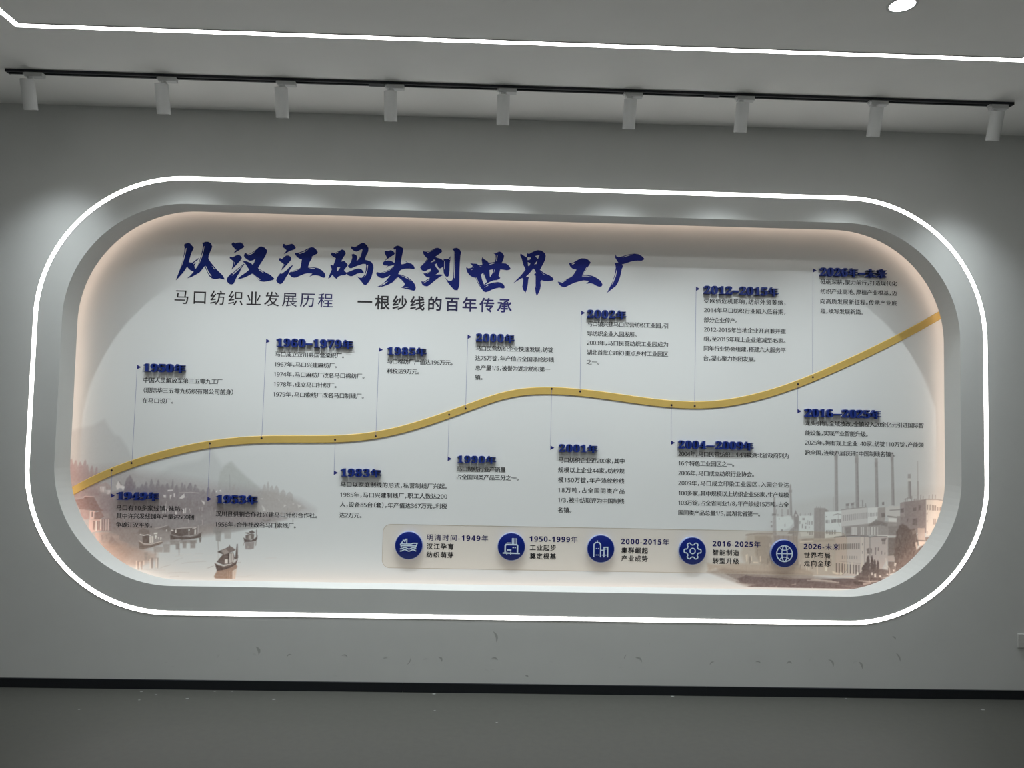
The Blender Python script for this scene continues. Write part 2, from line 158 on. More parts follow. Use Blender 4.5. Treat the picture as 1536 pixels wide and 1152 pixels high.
VILLAGE = [('p',[(-2482,1267),(-2376,1306),(-2305,1322),(-2270,1344),(-2246,1356),(-2222,1316),(-2188,1273),(-2158,1263),(-2120,1209),(-2081,1137),(-2056,993),(-2466,
 949)],(181,180,180),(0.9,3)),('p',[(-2073,974),(-1881,1105),(-1720,1145),(-1657,1197),(-1600,1118),(-1550,1134),(-1426,1023),(-1350,952),(-1276,899),(-2069,
 884)],(181,181,181),(0.8,4)),('p',[(-1621,947),(-1609,1081),(-1582,1118),(-1550,1141),(-1519,1105),(-1463,1055),(-1407,1013),(-1332,941)],(174,174,172),
 (0.75,2)),('p',[(-2472,1075),(-2187,1099),(-1933,1060),(-1606,1009),(-1352,985),(-1168,930),(-1094,884),(-1201,846),(-1597,785),(-2057,633),(-2449,626)],
 (168,163,163),(0.75,8)),('t',[(-2415,1015),(-2379,1139)],(166,152,153),(0.8,0)),('t',[(-2390,1015),(-2364,1132)],(166,152,153),(0.8,0)),('t',[(-2365,1016),
 (-2335,1125)],(166,152,153),(0.8,0)),('t',[(-2340,1016),(-2314,1136)],(166,152,153),(0.8,0)),('t',[(-2326,1017),(-2306,1111)],(166,152,153),(0.8,0)),('t',
 [(-2301,1017),(-2280,1104)],(166,152,153),(0.8,0)),('t',[(-2276,1018),(-2258,1098)],(166,152,153),(0.8,0)),('t',[(-2262,1018),(-2243,1069)],(166,152,153),
 (0.8,0)),('t',[(-2405,1015),(-2359,1110)],(166,152,153),(0.8,0)),('t',[(-2355,1016),(-2309,1104)],(166,152,153),(0.8,0)),('p',[(-2471,1050),(-2347,1074),
 (-2256,1054),(-2250,935),(-2446,920)],(164,151,151),(0.8,3)),('t',[(-2113,919),(-2090,1028)],(150,144,147),(0.85,0)),('t',[(-2092,920),(-2066,1051)],(150,
 144,147),(0.85,0)),('t',[(-2070,920),(-2046,1022)],(150,144,147),(0.85,0)),('t',[(-2049,921),(-2027,993)],(150,144,147),(0.85,0)),('t',[(-2027,921),(-1995,
 1009)],(150,144,147),(0.85,0)),('t',[(-2006,922),(-1978,1023)],(150,144,147),(0.85,0)),('t',[(-1977,922),(-1954,1038)],(150,144,147),(0.85,0)),('t',[(-1966,
 922),(-1945,1009)],(150,144,147),(0.85,0)),('t',[(-1941,923),(-1917,1035)],(150,144,147),(0.85,0)),('t',[(-1916,923),(-1887,1011)],(150,144,147),(0.85,
 0)),('t',[(-1891,924),(-1863,1018)],(150,144,147),(0.85,0)),('t',[(-1862,924),(-1849,1040)],(150,144,147),(0.85,0)),('t',[(-1840,925),(-1815,1012)],(150,
 144,147),(0.85,0)),('t',[(-1812,925),(-1794,1023)],(150,144,147),(0.85,0)),('t',[(-1797,925),(-1776,1013)],(150,144,147),(0.85,0)),('t',[(-1768,926),(-1736,
 1021)],(150,144,147),(0.85,0)),('t',[(-1740,927),(-1715,1014)],(150,144,147),(0.85,0)),('t',[(-1725,927),(-1699,993)],(150,144,147),(0.85,0)),('t',[(-1696,
 927),(-1666,986)],(150,144,147),(0.85,0)),('t',[(-1668,928),(-1645,1001)],(150,144,147),(0.85,0)),('t',[(-1639,928),(-1612,987)],(150,144,147),(0.85,0)),
 ('p',[(-2250,939),(-2127,973),(-1930,1003),(-1713,978),(-1604,958),(-1583,886),(-1707,848),(-1923,833),(-2246,852)],(152,145,147),(0.85,3)),('t',[(-1573,
 922),(-1548,995)],(170,166,165),(0.7,0)),('t',[(-1552,923),(-1530,1010)],(170,166,165),(0.7,0)),('t',[(-1530,923),(-1505,1018)],(170,166,165),(0.7,0)),
 ('t',[(-1508,924),(-1483,1004)],(170,166,165),(0.7,0)),('t',[(-1595,922),(-1572,973)],(170,166,165),(0.7,0)),('t',[(-1364,926),(-1338,1021)],(170,166,165),
 (0.7,0)),('t',[(-1346,927),(-1325,1036)],(170,166,165),(0.7,0)),('t',[(-1324,927),(-1295,1015)],(170,166,165),(0.7,0)),('t',[(-1299,928),(-1266,1015)],
 (170,166,165),(0.7,0)),('t',[(-1262,928),(-1229,994)],(170,166,165),(0.7,0)),('t',[(-1226,929),(-1184,981)],(170,166,165),(0.7,0)),('p',[(-1622,958),(-1532,
 981),(-1452,954),(-1370,988),(-1297,978),(-1205,944),(-1138,894),(-1202,864),(-1346,840),(-1598,821)],(168,163,161),(0.7,3)),('l',[(-1614,1030),(-1609,
 965)],(165,163,162),(0.6,0.7)),('l',[(-1556,1068),(-1551,981)],(160,158,158),(0.7,0.8)),('l',[(-1451,1034),(-1447,976)],(170,168,167),(0.6,0.7)),('p',[(-2277,
 989),(-2224,1017),(-2193,991),(-2193,976),(-2271,971)],(170,158,157),(0.9,1)),('p',[(-2253,990),(-2223,990),(-2221,957),(-2248,960)],(206,200,198),(0.85,
 0.5)),('p',[(-2218,972),(-2192,972),(-2199,949),(-2215,949)],(206,200,198),(0.85,0.5)),('p',[(-2167,995),(-2157,1022),(-2138,1000),(-2119,992),(-2122,983),
 (-2165,984)],(206,200,198),(0.85,0.5)),('p',[(-2163,984),(-2152,986),(-2153,975),(-2163,975)],(206,200,198),(0.85,0.5)),('p',[(-2139,990),(-2122,992),(-2123,
 973),(-2131,973)],(206,200,198),(0.85,0.5)),('p',[(-2155,1022),(-2146,1018),(-2134,1000),(-2141,998)],(150,142,142),(0.8,0.4)),('p',[(-2119,992),(-2113,
 1034),(-2095,1057),(-2079,1031),(-2066,990),(-2072,967),(-2117,966)],(148,140,143),(0.8,1)),('l',[(-2245,986),(-2244,958)],(160,148,148),(0.7,0.8)),('l',
 [(-2237,986),(-2236,958)],(160,148,148),(0.7,0.8)),('l',[(-2229,987),(-2228,958)],(160,148,148),(0.7,0.8)),('l',[(-2221,987),(-2219,958)],(160,148,148),
 (0.7,0.8)),('l',[(-2212,987),(-2211,959)],(160,148,148),(0.7,0.8)),('l',[(-2204,987),(-2203,959)],(160,148,148),(0.7,0.8)),('l',[(-2196,987),(-2195,959)],
 (160,148,148),(0.7,0.8)),('p',[(-2392,946),(-2334,969),(-2274,971),(-2191,950),(-2167,905),(-2160,763),(-2234,754),(-2251,866),(-2287,933),(-2380,916)],
 (158,144,144),(0.6,3)),('p',[(-2383,916),(-2339,924),(-2330,936),(-2284,935),(-2264,903),(-2247,873),(-2224,857),(-2265,858),(-2303,865),(-2359,868)],(150,
 133,131),(0.97,0.5)),('l',[(-2339,930),(-2330,936),(-2284,934)],(200,184,180),(0.8,1)),('l',[(-2359,867),(-2303,863),(-2265,856)],(140,125,124),(0.8,1)),
 ('p',[(-2353,866),(-2302,861),(-2302,812),(-2326,810),(-2348,834)],(170,152,150),(0.9,0.5)),('p',[(-2301,859),(-2272,856),(-2274,817),(-2298,811)],(202,
 182,177),(0.9,0.4)),('l',[(-2288,850),(-2287,828)],(130,115,113),(0.9,1.4)),('p',[(-2276,850),(-2239,857),(-2225,831),(-2248,817),(-2276,812)],(156,138,
 135),(0.97,0.4)),('l',[(-2276,811),(-2248,816),(-2224,829)],(140,125,123),(0.9,0.8)),('p',[(-2304,810),(-2235,815),(-2232,754),(-2287,742),(-2302,767)],
 (196,175,170),(0.9,0.5)),('l',[(-2279,802),(-2277,757)],(146,130,127),(0.85,1.4)),('l',[(-2273,802),(-2270,757)],(146,130,127),(0.85,1.4)),('l',[(-2255,
 802),(-2253,757)],(146,130,127),(0.85,1.4)),('l',[(-2247,802),(-2245,757)],(146,130,127),(0.85,1.4)),('l',[(-2264,802),(-2262,753)],(222,208,204),(0.8,
 1.5)),('l',[(-2240,810),(-2239,761)],(222,208,204),(0.8,1.2)),('p',[(-2235,817),(-2185,818),(-2182,751),(-2232,750)],(152,138,137),(0.8,0.8)),('l',[(-2212,
 812),(-2210,756)],(205,192,188),(0.8,1.3)),('l',[(-2199,812),(-2197,756)],(205,192,188),(0.8,1.6)),('l',[(-2226,812),(-2223,756)],(205,192,188),(0.8,0.8)),
 ('p',[(-2186,837),(-2051,824),(-1993,795),(-2010,758),(-2026,690),(-2096,685),(-2158,725),(-2178,755)],(148,137,134),(0.75,4)),('p',[(-2270,742),(-2196,
 745),(-2136,729),(-2137,707),(-2081,683),(-2107,666),(-2191,639),(-2257,701)],(190,170,163),(0.85,1)),('p',[(-2193,687),(-2185,713),(-2181,732),(-2169,
 714),(-2149,695),(-2126,677),(-2148,666),(-2185,661)],(148,130,126),(0.9,0.8)),('p',[(-2233,728),(-2225,730),(-2220,702),(-2229,698)],(158,140,136),(0.8,
 0.5)),('p',[(-2210,732),(-2203,732),(-2198,702),(-2205,706)],(158,140,136),(0.8,0.5)),('p',[(-2177,729),(-2137,725),(-2139,709),(-2165,714)],(200,182,176),
 (0.9,0.5)),('p',[(-2238,686),(-2193,683),(-2196,672),(-2222,668)],(205,186,178),(0.8,0.5)),('p',[(-2119,682),(-2078,683),(-2093,668),(-2122,660)],(182,
 165,158),(0.7,1)),('p',[(-2128,634),(-2106,634),(-2101,619),(-2120,608),(-2127,608)],(195,176,168),(0.7,1)),('p',[(-2195,911),(-1891,931),(-1638,921),(-1546,
 876),(-1347,854),(-1237,834),(-1345,804),(-1596,777),(-1883,743),(-2187,738)],(150,143,143),(0.75,3)),('p',[(-1888,979),(-1858,981),(-1860,974),(-1888,
 971)],(212,207,205),(0.75,0.4)),('p',[(-1911,952),(-1896,952),(-1895,937),(-1907,937)],(212,207,205),(0.75,0.4)),('p',[(-1875,951),(-1864,953),(-1871,926)],
 (212,207,205),(0.75,0.4)),('p',[(-1855,961),(-1846,961),(-1847,938),(-1854,942)],(212,207,205),(0.75,0.4)),('p',[(-1824,935),(-1797,962),(-1794,939),(-1811,
 931)],(212,207,205),(0.75,0.4)),('p',[(-1910,884),(-1904,884),(-1905,850),(-1910,850)],(212,207,205),(0.75,0.4)),('p',[(-1901,884),(-1893,883),(-1893,851),
 (-1897,851)],(212,207,205),(0.75,0.4)),('p',[(-1885,877),(-1880,877),(-1880,851)],(212,207,205),(0.75,0.4)),('p',[(-1842,863),(-1834,863),(-1833,848),(-1841,
 848)],(212,207,205),(0.75,0.4)),('p',[(-1803,879),(-1795,879),(-1791,853),(-1800,852)],(212,207,205),(0.75,0.4)),('p',[(-1790,883),(-1784,883),(-1784,853),
 (-1788,853)],(212,207,205),(0.75,0.4)),('p',[(-1767,879),(-1764,879),(-1759,853)],(212,207,205),(0.75,0.4)),('p',[(-1705,926),(-1686,918),(-1686,900)],
 (212,207,205),(0.75,0.4)),('p',[(-1629,976),(-1618,984),(-1621,969)],(212,207,205),(0.75,0.4)),('p',[(-1610,980),(-1599,986),(-1598,973)],(212,207,205),
 (0.75,0.4)),('l',[(-1824,965),(-1767,968),(-1718,965)],(195,190,188),(0.7,0.8)),('l',[(-1768,824),(-1766,803)],(190,184,183),(0.55,1.1431709972050017)),
 ('l',[(-1994,915),(-1994,905)],(172,165,164),(0.55,0.7726009828338812)),('l',[(-1816,846),(-1816,839)],(132,125,124),(0.55,0.7274529646444451)),('l',[(-1625,
 875),(-1626,854)],(190,184,183),(0.55,1.0322167643262816)),('l',[(-2067,920),(-2065,897)],(132,125,124),(0.55,1.2720889701522498)),('l',[(-2043,898),(-2042,
 885)],(132,125,124),(0.55,1.0744813340754147)),('l',[(-2015,792),(-2015,773)],(140,132,132),(0.55,0.852832954305669)),('l',[(-2043,901),(-2041,892)],(172,
 165,164),(0.55,1.0102988809523596)),('l',[(-1785,829),(-1783,820)],(172,165,164),(0.55,0.9365216306410273)),('l',[(-1952,856),(-1952,837)],(190,184,183),
 (0.55,1.2573082634509047)),('l',[(-1577,880),(-1577,866)],(140,132,132),(0.55,1.0049631803398122)),('l',[(-2136,913),(-2137,902)],(132,125,124),(0.55,0.7722607534435296)),
 ('l',[(-1653,865),(-1652,848)],(172,165,164),(0.55,0.675637008345383)),('l',[(-1694,818),(-1693,795)],(190,184,183),(0.55,1.284839043496742)),('l',[(-2015,
 851),(-2015,837)],(132,125,124),(0.55,1.2469383335994535)),('l',[(-1817,882),(-1815,869)],(132,125,124),(0.55,1.0387640379682752)),('l',[(-1713,885),(-1713,
 869)],(190,184,183),(0.55,1.02045444826388)),('l',[(-1594,925),(-1592,904)],(172,165,164),(0.55,0.9189655710434653)),('l',[(-1892,916),(-1890,892)],(190,
 184,183),(0.55,0.833929705522213)),('l',[(-2013,787),(-2012,770)],(132,125,124),(0.55,1.15160668484625)),('l',[(-2076,861),(-2076,851)],(140,132,132),(0.55,
 0.9172084394499833)),('l',[(-1544,813),(-1541,788)],(140,132,132),(0.55,1.0821873322923)),('l',[(-1952,885),(-1953,869)],(132,125,124),(0.55,1.1754385031154109)),
 ('l',[(-1826,900),(-1826,876)],(172,165,164),(0.55,0.9443034163908444)),('l',[(-1833,850),(-1832,833)],(190,184,183),(0.55,1.1424286644830492)),('l',[(-1726,
 836),(-1725,815)],(172,165,164),(0.55,1.06781528142539)),('l',[(-1645,892),(-1642,867)],(172,165,164),(0.55,0.838051372429613)),('l',[(-2031,804),(-2031,
 789)],(172,165,164),(0.55,0.7915795760158992)),('l',[(-1968,854),(-1968,834)],(172,165,164),(0.55,1.050844151093865)),('l',[(-1700,814),(-1698,800)],(132,
 125,124),(0.55,1.081835869810349)),('l',[(-1557,798),(-1558,782)],(132,125,124),(0.55,0.8534202430856763)),('l',[(-1634,890),(-1635,881)],(140,132,132),
 (0.55,1.1462601397585672)),('l',[(-1794,834),(-1792,819)],(172,165,164),(0.55,0.6193354110190212)),('l',[(-2044,860),(-2043,841)],(132,125,124),(0.55,0.7263732019186437)),
 ('l',[(-1710,792),(-1711,767)],(132,125,124),(0.55,0.6934688193915798)),('l',[(-1953,898),(-1953,887)],(190,184,183),(0.55,0.8457698856756776)),('l',[(-1749,
 916),(-1750,906)],(172,165,164),(0.55,0.8837630239611463)),('l',[(-1975,866),(-1972,857)],(172,165,164),(0.55,0.9849530520252501)),('l',[(-1962,882),(-1959,
 865)],(172,165,164),(0.55,1.1729653998495029)),('l',[(-1889,812),(-1888,793)],(172,165,164),(0.55,0.7097428144302692)),('l',[(-1912,858),(-1912,847)],(132,
 125,124),(0.55,0.8457812575613262)),('l',[(-1612,929),(-1612,920)],(132,125,124),(0.55,1.213549787729213)),('l',[(-1805,866),(-1805,841)],(140,132,132),
 (0.55,1.280718239365585)),('l',[(-1911,791),(-1909,768)],(172,165,164),(0.55,0.8105618927435119)),('l',[(-1993,919),(-1992,895)],(172,165,164),(0.55,0.800478846582055)),
 ('l',[(-1859,908),(-1859,889)],(140,132,132),(0.55,0.6279835540592253)),('l',[(-2059,867),(-2059,851)],(172,165,164),(0.55,0.9319946113775303)),('l',[(-2117,
 852),(-2117,830)],(172,165,164),(0.55,1.0256263136471682)),('l',[(-1857,836),(-1858,818)],(190,184,183),(0.55,0.6882226430660697)),('l',[(-1970,825),(-1970,
 807)],(190,184,183),(0.55,0.8527275679799394)),('l',[(-1697,846),(-1696,838)],(172,165,164),(0.55,1.0800130199015234)),('l',[(-2074,826),(-2072,815)],(140,
 132,132),(0.55,0.8994120733173523)),('l',[(-1797,828),(-1795,810)],(140,132,132),(0.55,1.1888402795033992)),('l',[(-1856,831),(-1855,811)],(172,165,164),
 (0.55,1.1307377088534682)),('l',[(-1962,922),(-1961,901)],(172,165,164),(0.55,0.9307147721757958)),('l',[(-1957,900),(-1954,880)],(140,132,132),(0.55,0.9765613355299042)),
 ('l',[(-1887,849),(-1887,841)],(132,125,124),(0.55,0.6596373368369441)),('l',[(-2099,791),(-2096,778)],(140,132,132),(0.55,1.2988341345167222)),('l',[(-1726,
 920),(-1725,898)],(132,125,124),(0.55,1.1770445873332882)),('l',[(-2070,798),(-2070,773)],(140,132,132),(0.55,1.0274283575244265)),('l',[(-1896,901),(-1895,
 883)],(190,184,183),(0.55,1.0621481900322387)),('l',[(-1698,889),(-1697,871)],(190,184,183),(0.55,1.2149199831232715)),('l',[(-2060,861),(-2059,848)],(140,
 132,132),(0.55,1.2569766086288414)),('l',[(-1920,915),(-1919,896)],(132,125,124),(0.55,1.0745630067146634)),('l',[(-1964,793),(-1964,776)],(132,125,124),
 (0.55,0.9861727093528405)),('l',[(-1987,819),(-1985,802)],(132,125,124),(0.55,1.2044518423069261)),('l',[(-1871,871),(-1870,861)],(190,184,183),(0.55,0.6596703492198726)),
 ('l',[(-1746,914),(-1746,904)],(140,132,132),(0.55,1.2138486543584235)),('l',[(-1855,880),(-1854,858)],(190,184,183),(0.55,0.8692336115059363)),('l',[(-1633,
 799),(-1632,784)],(132,125,124),(0.55,0.6586439906126873)),('l',[(-1234,893),(-1233,884)],(150,145,143),(0.4,0.8125789575389796)),('l',[(-1467,905),(-1467,
 891)],(150,145,143),(0.4,0.8268833315510693)),('l',[(-1299,906),(-1298,895)],(150,145,143),(0.4,0.9104947285489018)),('l',[(-1343,883),(-1343,868)],(200,
 197,195),(0.4,0.6222613246731412)),('l',[(-1484,919),(-1482,906)],(160,156,154),(0.4,1.0562084213577996)),('l',[(-1547,890),(-1546,873)],(150,145,143),
 (0.4,0.7939550867627866)),('l',[(-1389,921),(-1390,907)],(150,145,143),(0.4,1.121349888505084)),('l',[(-1385,884),(-1384,876)],(150,145,143),(0.4,1.0031916092418185)),
 ('l',[(-1534,847),(-1532,836)],(150,145,143),(0.4,1.1627652305017127)),('l',[(-1310,873),(-1308,861)],(200,197,195),(0.4,1.071210040160561)),('l',[(-1436,
 893),(-1433,884)],(200,197,195),(0.4,0.7206134619480682)),('l',[(-1539,914),(-1539,906)],(160,156,154),(0.4,0.8185518652820212)),('l',[(-1440,892),(-1439,
 882)],(160,156,154),(0.4,0.880822796359747)),('l',[(-1281,925),(-1283,915)],(160,156,154),(0.4,0.8583887758542101)),('l',[(-1213,943),(-1212,935)],(150,
 145,143),(0.4,0.7018544556719735)),('l',[(-1534,853),(-1533,837)],(200,197,195),(0.4,1.0299216139520035)),('l',[(-1464,858),(-1464,849)],(160,156,154),
 (0.4,0.7460781707357422)),('l',[(-1530,897),(-1530,890)],(150,145,143),(0.4,0.8675261615482668)),('l',[(-1325,853),(-1326,835)],(160,156,154),(0.4,0.9051775066877326)),
 ('l',[(-1409,886),(-1409,878)],(200,197,195),(0.4,0.6520915100363064)),('l',[(-1209,927),(-1208,919)],(160,156,154),(0.4,0.6104449619705001)),('l',[(-1362,
 892),(-1361,878)],(160,156,154),(0.4,0.6796419816865263)),('l',[(-1541,861),(-1539,846)],(200,197,195),(0.4,0.9326790114448376)),('l',[(-1499,889),(-1499,
 874)],(150,145,143),(0.4,0.787725596722966)),('l',[(-1504,930),(-1505,920)],(150,145,143),(0.4,1.1806617896719998)),('l',[(-1319,914),(-1319,901)],(160,
 156,154),(0.4,0.7199123641677847)),('l',[(-1449,901),(-1449,893)],(150,145,143),(0.4,0.8279186401619785)),('l',[(-1284,942),(-1282,932)],(200,197,195),
 (0.4,0.9448373572304203)),('l',[(-1394,857),(-1392,843)],(160,156,154),(0.4,0.628318216060892)),('l',[(-1402,929),(-1401,913)],(150,145,143),(0.4,0.6395573272099107)),
 ('l',[(-1490,912),(-1490,897)],(200,197,195),(0.4,0.9254338760545302)),('l',[(-1295,939),(-1293,931)],(150,145,143),(0.4,0.8615730458190953)),('l',[(-1456,
 843),(-1456,835)],(200,197,195),(0.4,0.8174467438512372)),('l',[(-1435,938),(-1434,925)],(160,156,154),(0.4,1.1897619952051208)),('l',[(-1454,878),(-1455,
 864)],(150,145,143),(0.4,1.0768654186850366)),('l',[(-1507,906),(-1506,889)],(150,145,143),(0.4,0.7029160400096686)),('p',[(-1255,911),(-1240,908),(-1255,
 896)],(200,197,195),(0.6,0.5)),('p',[(-1210,920),(-1199,916),(-1206,909)],(200,197,195),(0.6,0.5)),('p',[(-1180,913),(-1160,906),(-1175,894)],(200,197,
 195),(0.6,0.5)),('p',[(-1385,943),(-1370,943),(-1373,936)],(200,197,195),(0.6,0.5)),('p',[(-1376,905),(-1364,898),(-1352,876),(-1367,875)],(200,197,195),
 (0.6,0.5)),('l',[(-1418,837),(-1343,831),(-1305,824)],(160,155,153),(0.5,3)),('l',[(-1365,826),(-1354,819),(-1327,827)],(140,135,133),(0.6,2)),('p',[(-1256,
 843),(-1234,844),(-1241,832),(-1252,832)],(160,156,154),(0.7,0.7)),('p',[(-1301,820),(-1282,817),(-1288,779),(-1299,779)],(160,156,154),(0.7,1)),('l',[(-1203,
 833),(-1203,818)],(150,146,144),(0.7,1)),('p',[(-2240,737),(-2064,783),(-1848,769),(-1597,799),(-1489,787),(-1595,749),(-1810,716),(-2057,640),(-2125,560),
 (-2233,594)],(158,149,146),(0.7,4)),('p',[(-2345,682),(-2131,685),(-1931,635),(-1930,606),(-2035,561),(-2196,559),(-2342,628)],(172,155,147),(0.7,4)),('p',
 [(-1633,784),(-1446,813),(-1362,789),(-1523,757),(-1631,748)],(150,146,145),(0.6,1.5)),('p',[(-1621,763),(-1589,763),(-1590,705),(-1615,709)],(150,146,
 144),(0.7,0.8)),('p',[(-1574,760),(-1534,760),(-1536,721),(-1569,720)],(165,161,159),(0.7,0.8)),('p',[(-2035,755),(-2012,769),(-1978,760),(-1973,737),(-2010,
 729),(-2034,736)],(140,131,127),(0.8,1)),('p',[(-2013,729),(-1976,734),(-1974,689),(-2008,688)],(126,116,112),(0.95,0.4)),('p',[(-1974,726),(-1954,728),
 (-1952,693),(-1972,689)],(205,198,193),(0.9,0.4)),('l',[(-1965,723),(-1963,693)],(150,142,138),(0.8,0.8)),('l',[(-2025,736),(-2006,730),(-1984,735),(-1969,
 730)],(222,216,212),(0.9,1)),('p',[(-1953,745),(-1932,747),(-1932,738),(-1950,738)],(215,209,205),(0.85,0.4)),('p',[(-1946,734),(-1935,731),(-1938,712),
 (-1944,715)],(215,209,205),(0.85,0.4)),('p',[(-1929,723),(-1922,721),(-1925,708)],(215,209,205),(0.85,0.4)),('p',[(-1916,722),(-1909,722),(-1910,709),(-1915,
 708)],(215,209,205),(0.85,0.4)),('p',[(-2031,701),(-2019,695),(-2000,684),(-1970,683),(-1933,693),(-1900,705),(-1903,690),(-1929,678),(-1966,666),(-2006,
 656),(-2027,658)],(142,131,126),(0.95,0.6)),('l',[(-2029,701),(-2012,690),(-2000,684),(-1967,683),(-1933,693),(-1904,701)],(214,206,200),(0.8,1)),('l',
 [(-2022,669),(-1966,671),(-1922,684)],(125,114,110),(0.6,1)),('p',[(-1933,764),(-1878,790),(-1858,766),(-1872,750),(-1888,761)],(140,132,129),(0.8,0.6)),
 ('l',[(-1948,770),(-1911,776),(-1878,788)],(190,184,181),(0.7,1)),('p',[(-1858,762),(-1836,770),(-1767,773),(-1765,737),(-1812,729),(-1857,739)],(122,113,
 110),(0.9,0.5)),('p',[(-1765,775),(-1720,781),(-1719,742),(-1759,734)],(132,123,120),(0.9,0.5)),('p',[(-1860,764),(-1847,762),(-1846,755),(-1860,758)],
 (218,213,210),(0.85,0.4)),('p',[(-1839,764),(-1831,765),(-1830,747),(-1837,747)],(218,213,210),(0.85,0.4)),('p',[(-1733,766),(-1725,767),(-1725,742),(-1733,
 742)],(218,213,210),(0.85,0.4)),('p',[(-1746,773),(-1724,779),(-1724,775),(-1746,770)],(218,213,210),(0.85,0.4)),('p',[(-1767,767),(-1759,768),(-1759,760),
 (-1765,759)],(218,213,210),(0.85,0.4)),('p',[(-1886,765),(-1881,765),(-1880,754),(-1885,754)],(218,213,210),(0.85,0.4)),('l',[(-1836,769),(-1799,774),(-1739,
 779),(-1724,779)],(205,199,196),(0.8,0.9)),('p',[(-1864,737),(-1842,730),(-1812,725),(-1797,731),(-1755,728),(-1715,740),(-1697,752),(-1696,735),(-1699,
 725),(-1736,717),(-1800,710),(-1811,714),(-1861,710)],(120,111,108),(0.95,0.5)),('l',[(-1797,729),(-1755,726),(-1715,736)],(190,183,180),(0.6,0.8)),('l',
 [(-1714,791),(-1713,753)],(190,185,183),(0.6,0.8)),('l',[(-1711,742),(-1696,750)],(140,130,127),(0.8,1.5)),('p',[(-1899,686),(-1862,687),(-1862,642),(-1895,
 641)],(158,150,147),(0.7,0.8)),('p',[(-1863,706),(-1811,707),(-1812,684),(-1860,683)],(150,142,139),(0.7,0.8)),('p',[(-1832,687),(-1810,688),(-1811,658),
 (-1829,658)],(146,138,135),(0.75,0.8)),('p',[(-1816,665),(-1808,665),(-1809,628),(-1812,628)],(160,152,149),(0.6,0.8)),('p',[(-1796,703),(-1773,703),(-1774,
 666),(-1792,666)],(150,142,139),(0.75,0.8)),('p',[(-1755,707),(-1725,708),(-1725,667),(-1751,666)],(150,142,139),(0.75,0.8)),('p',[(-1707,723),(-1695,724),
 (-1697,699),(-1703,699)],(120,112,109),(0.8,0.8)),('p',[(-1811,710),(-1717,712),(-1719,693),(-1808,692)],(146,138,135),(0.6,0.8)),('p',[(-1998,640),(-1979,
 640),(-1980,599),(-1994,599)],(158,148,143),(0.7,0.8)),('p',[(-1979,625),(-1964,625),(-1965,595),(-1975,595)],(165,156,150),(0.6,0.8)),('p',[(-1961,610),
 (-1948,611),(-1948,555),(-1957,555)],(150,139,134),(0.75,0.8)),('p',[(-1943,656),(-1937,656),(-1935,555),(-1936,555)],(158,148,143),(0.6,0.8)),('p',[(-1930,
 611),(-1920,611),(-1920,555),(-1925,555)],(160,150,145),(0.7,0.8)),('p',[(-2033,591),(-2022,591),(-2022,546),(-2029,546)],(160,146,140),(0.7,0.8)),('p',
 [(-2014,591),(-2005,591),(-2005,546),(-2010,546)],(165,150,144),(0.7,0.8)),('p',[(-1951,670),(-1899,671),(-1900,641),(-1947,641)],(160,150,146),(0.6,0.8)),
 ('p',[(-2041,594),(-2035,594),(-2033,550),(-2039,549)],(212,200,193),(0.7,0.6)),('p',[(-2025,587),(-2016,587),(-2017,557),(-2022,557)],(212,200,193),(0.7,
 0.6)),('p',[(-2002,595),(-1996,595),(-1995,573),(-2001,572)],(212,200,193),(0.7,0.6)),('p',[(-1968,603),(-1963,607),(-1961,554),(-1964,554)],(212,200,193),
 (0.7,0.6)),('p',[(-1935,607),(-1930,607),(-1928,559),(-1933,559)],(212,200,193),(0.7,0.6)),('l',[(-1905,559),(-1872,569),(-1853,575)],(160,153,150),(0.25,
 1.2)),('l',[(-1794,583),(-1753,590),(-1664,597)],(160,153,150),(0.22,1.2)),('l',[(-1863,530),(-1803,535),(-1751,534)],(160,153,150),(0.18,1.2)),('l',[(-1854,
 511),(-1806,514)],(160,153,150),(0.18,1.2)),('l',[(-2001,546),(-1901,552)],(160,153,150),(0.15,1.2)),('l',[(-1658,559),(-1629,571)],(160,153,150),(0.25,
 1.2)),('l',[(-1836,594),(-1792,613)],(160,153,150),(0.15,1.2)),('l',[(-1603,706),(-1599,613)],(175,171,168),(0.8,0.8)),('l',[(-1605,714),(-1601,661)],(150,
 146,143),(0.8,0.7)),('p',[(-1617,519),(-1603,547),(-1564,557),(-1501,583),(-1494,570),(-1500,558),(-1520,547),(-1519,493),(-1599,491),(-1616,512)],(150,
 132,122),(0.9,0.8)),('l',[(-1547,546),(-1545,498)],(176,158,146),(0.6,1)),('l',[(-1534,546),(-1532,498)],(176,158,146),(0.6,1)),('l',[(-1519,547),(-1517,
 498)],(176,158,146),(0.6,1)),('l',[(-1507,547),(-1505,498)],(176,158,146),(0.6,1)),('p',[(-1519,547),(-1497,558),(-1505,498),(-1517,494)],(190,172,160),
 (0.6,1)),('p',[(-1575,634),(-1541,643),(-1519,647),(-1510,618),(-1520,588),(-1572,579),(-1607,594),(-1593,613)],(120,110,107),(0.95,0.4)),('p',[(-1540,
 640),(-1519,642),(-1515,599),(-1538,589)],(196,190,186),(0.95,0.4)),('l',[(-1527,638),(-1525,597)],(130,121,118),(0.8,1)),('l',[(-1534,638),(-1533,595)],
 (150,142,138),(0.7,0.7)),('p',[(-1563,609),(-1547,610),(-1546,587),(-1563,586)],(205,199,195),(0.9,0.3)),('l',[(-1544,642),(-1542,589)],(96,88,86),(0.9,
 1.3)),('p',[(-1605,648),(-1587,658),(-1559,670),(-1541,683),(-1524,674),(-1508,662),(-1519,652),(-1541,644),(-1569,634),(-1579,637)],(138,129,126),(1,0.35)),
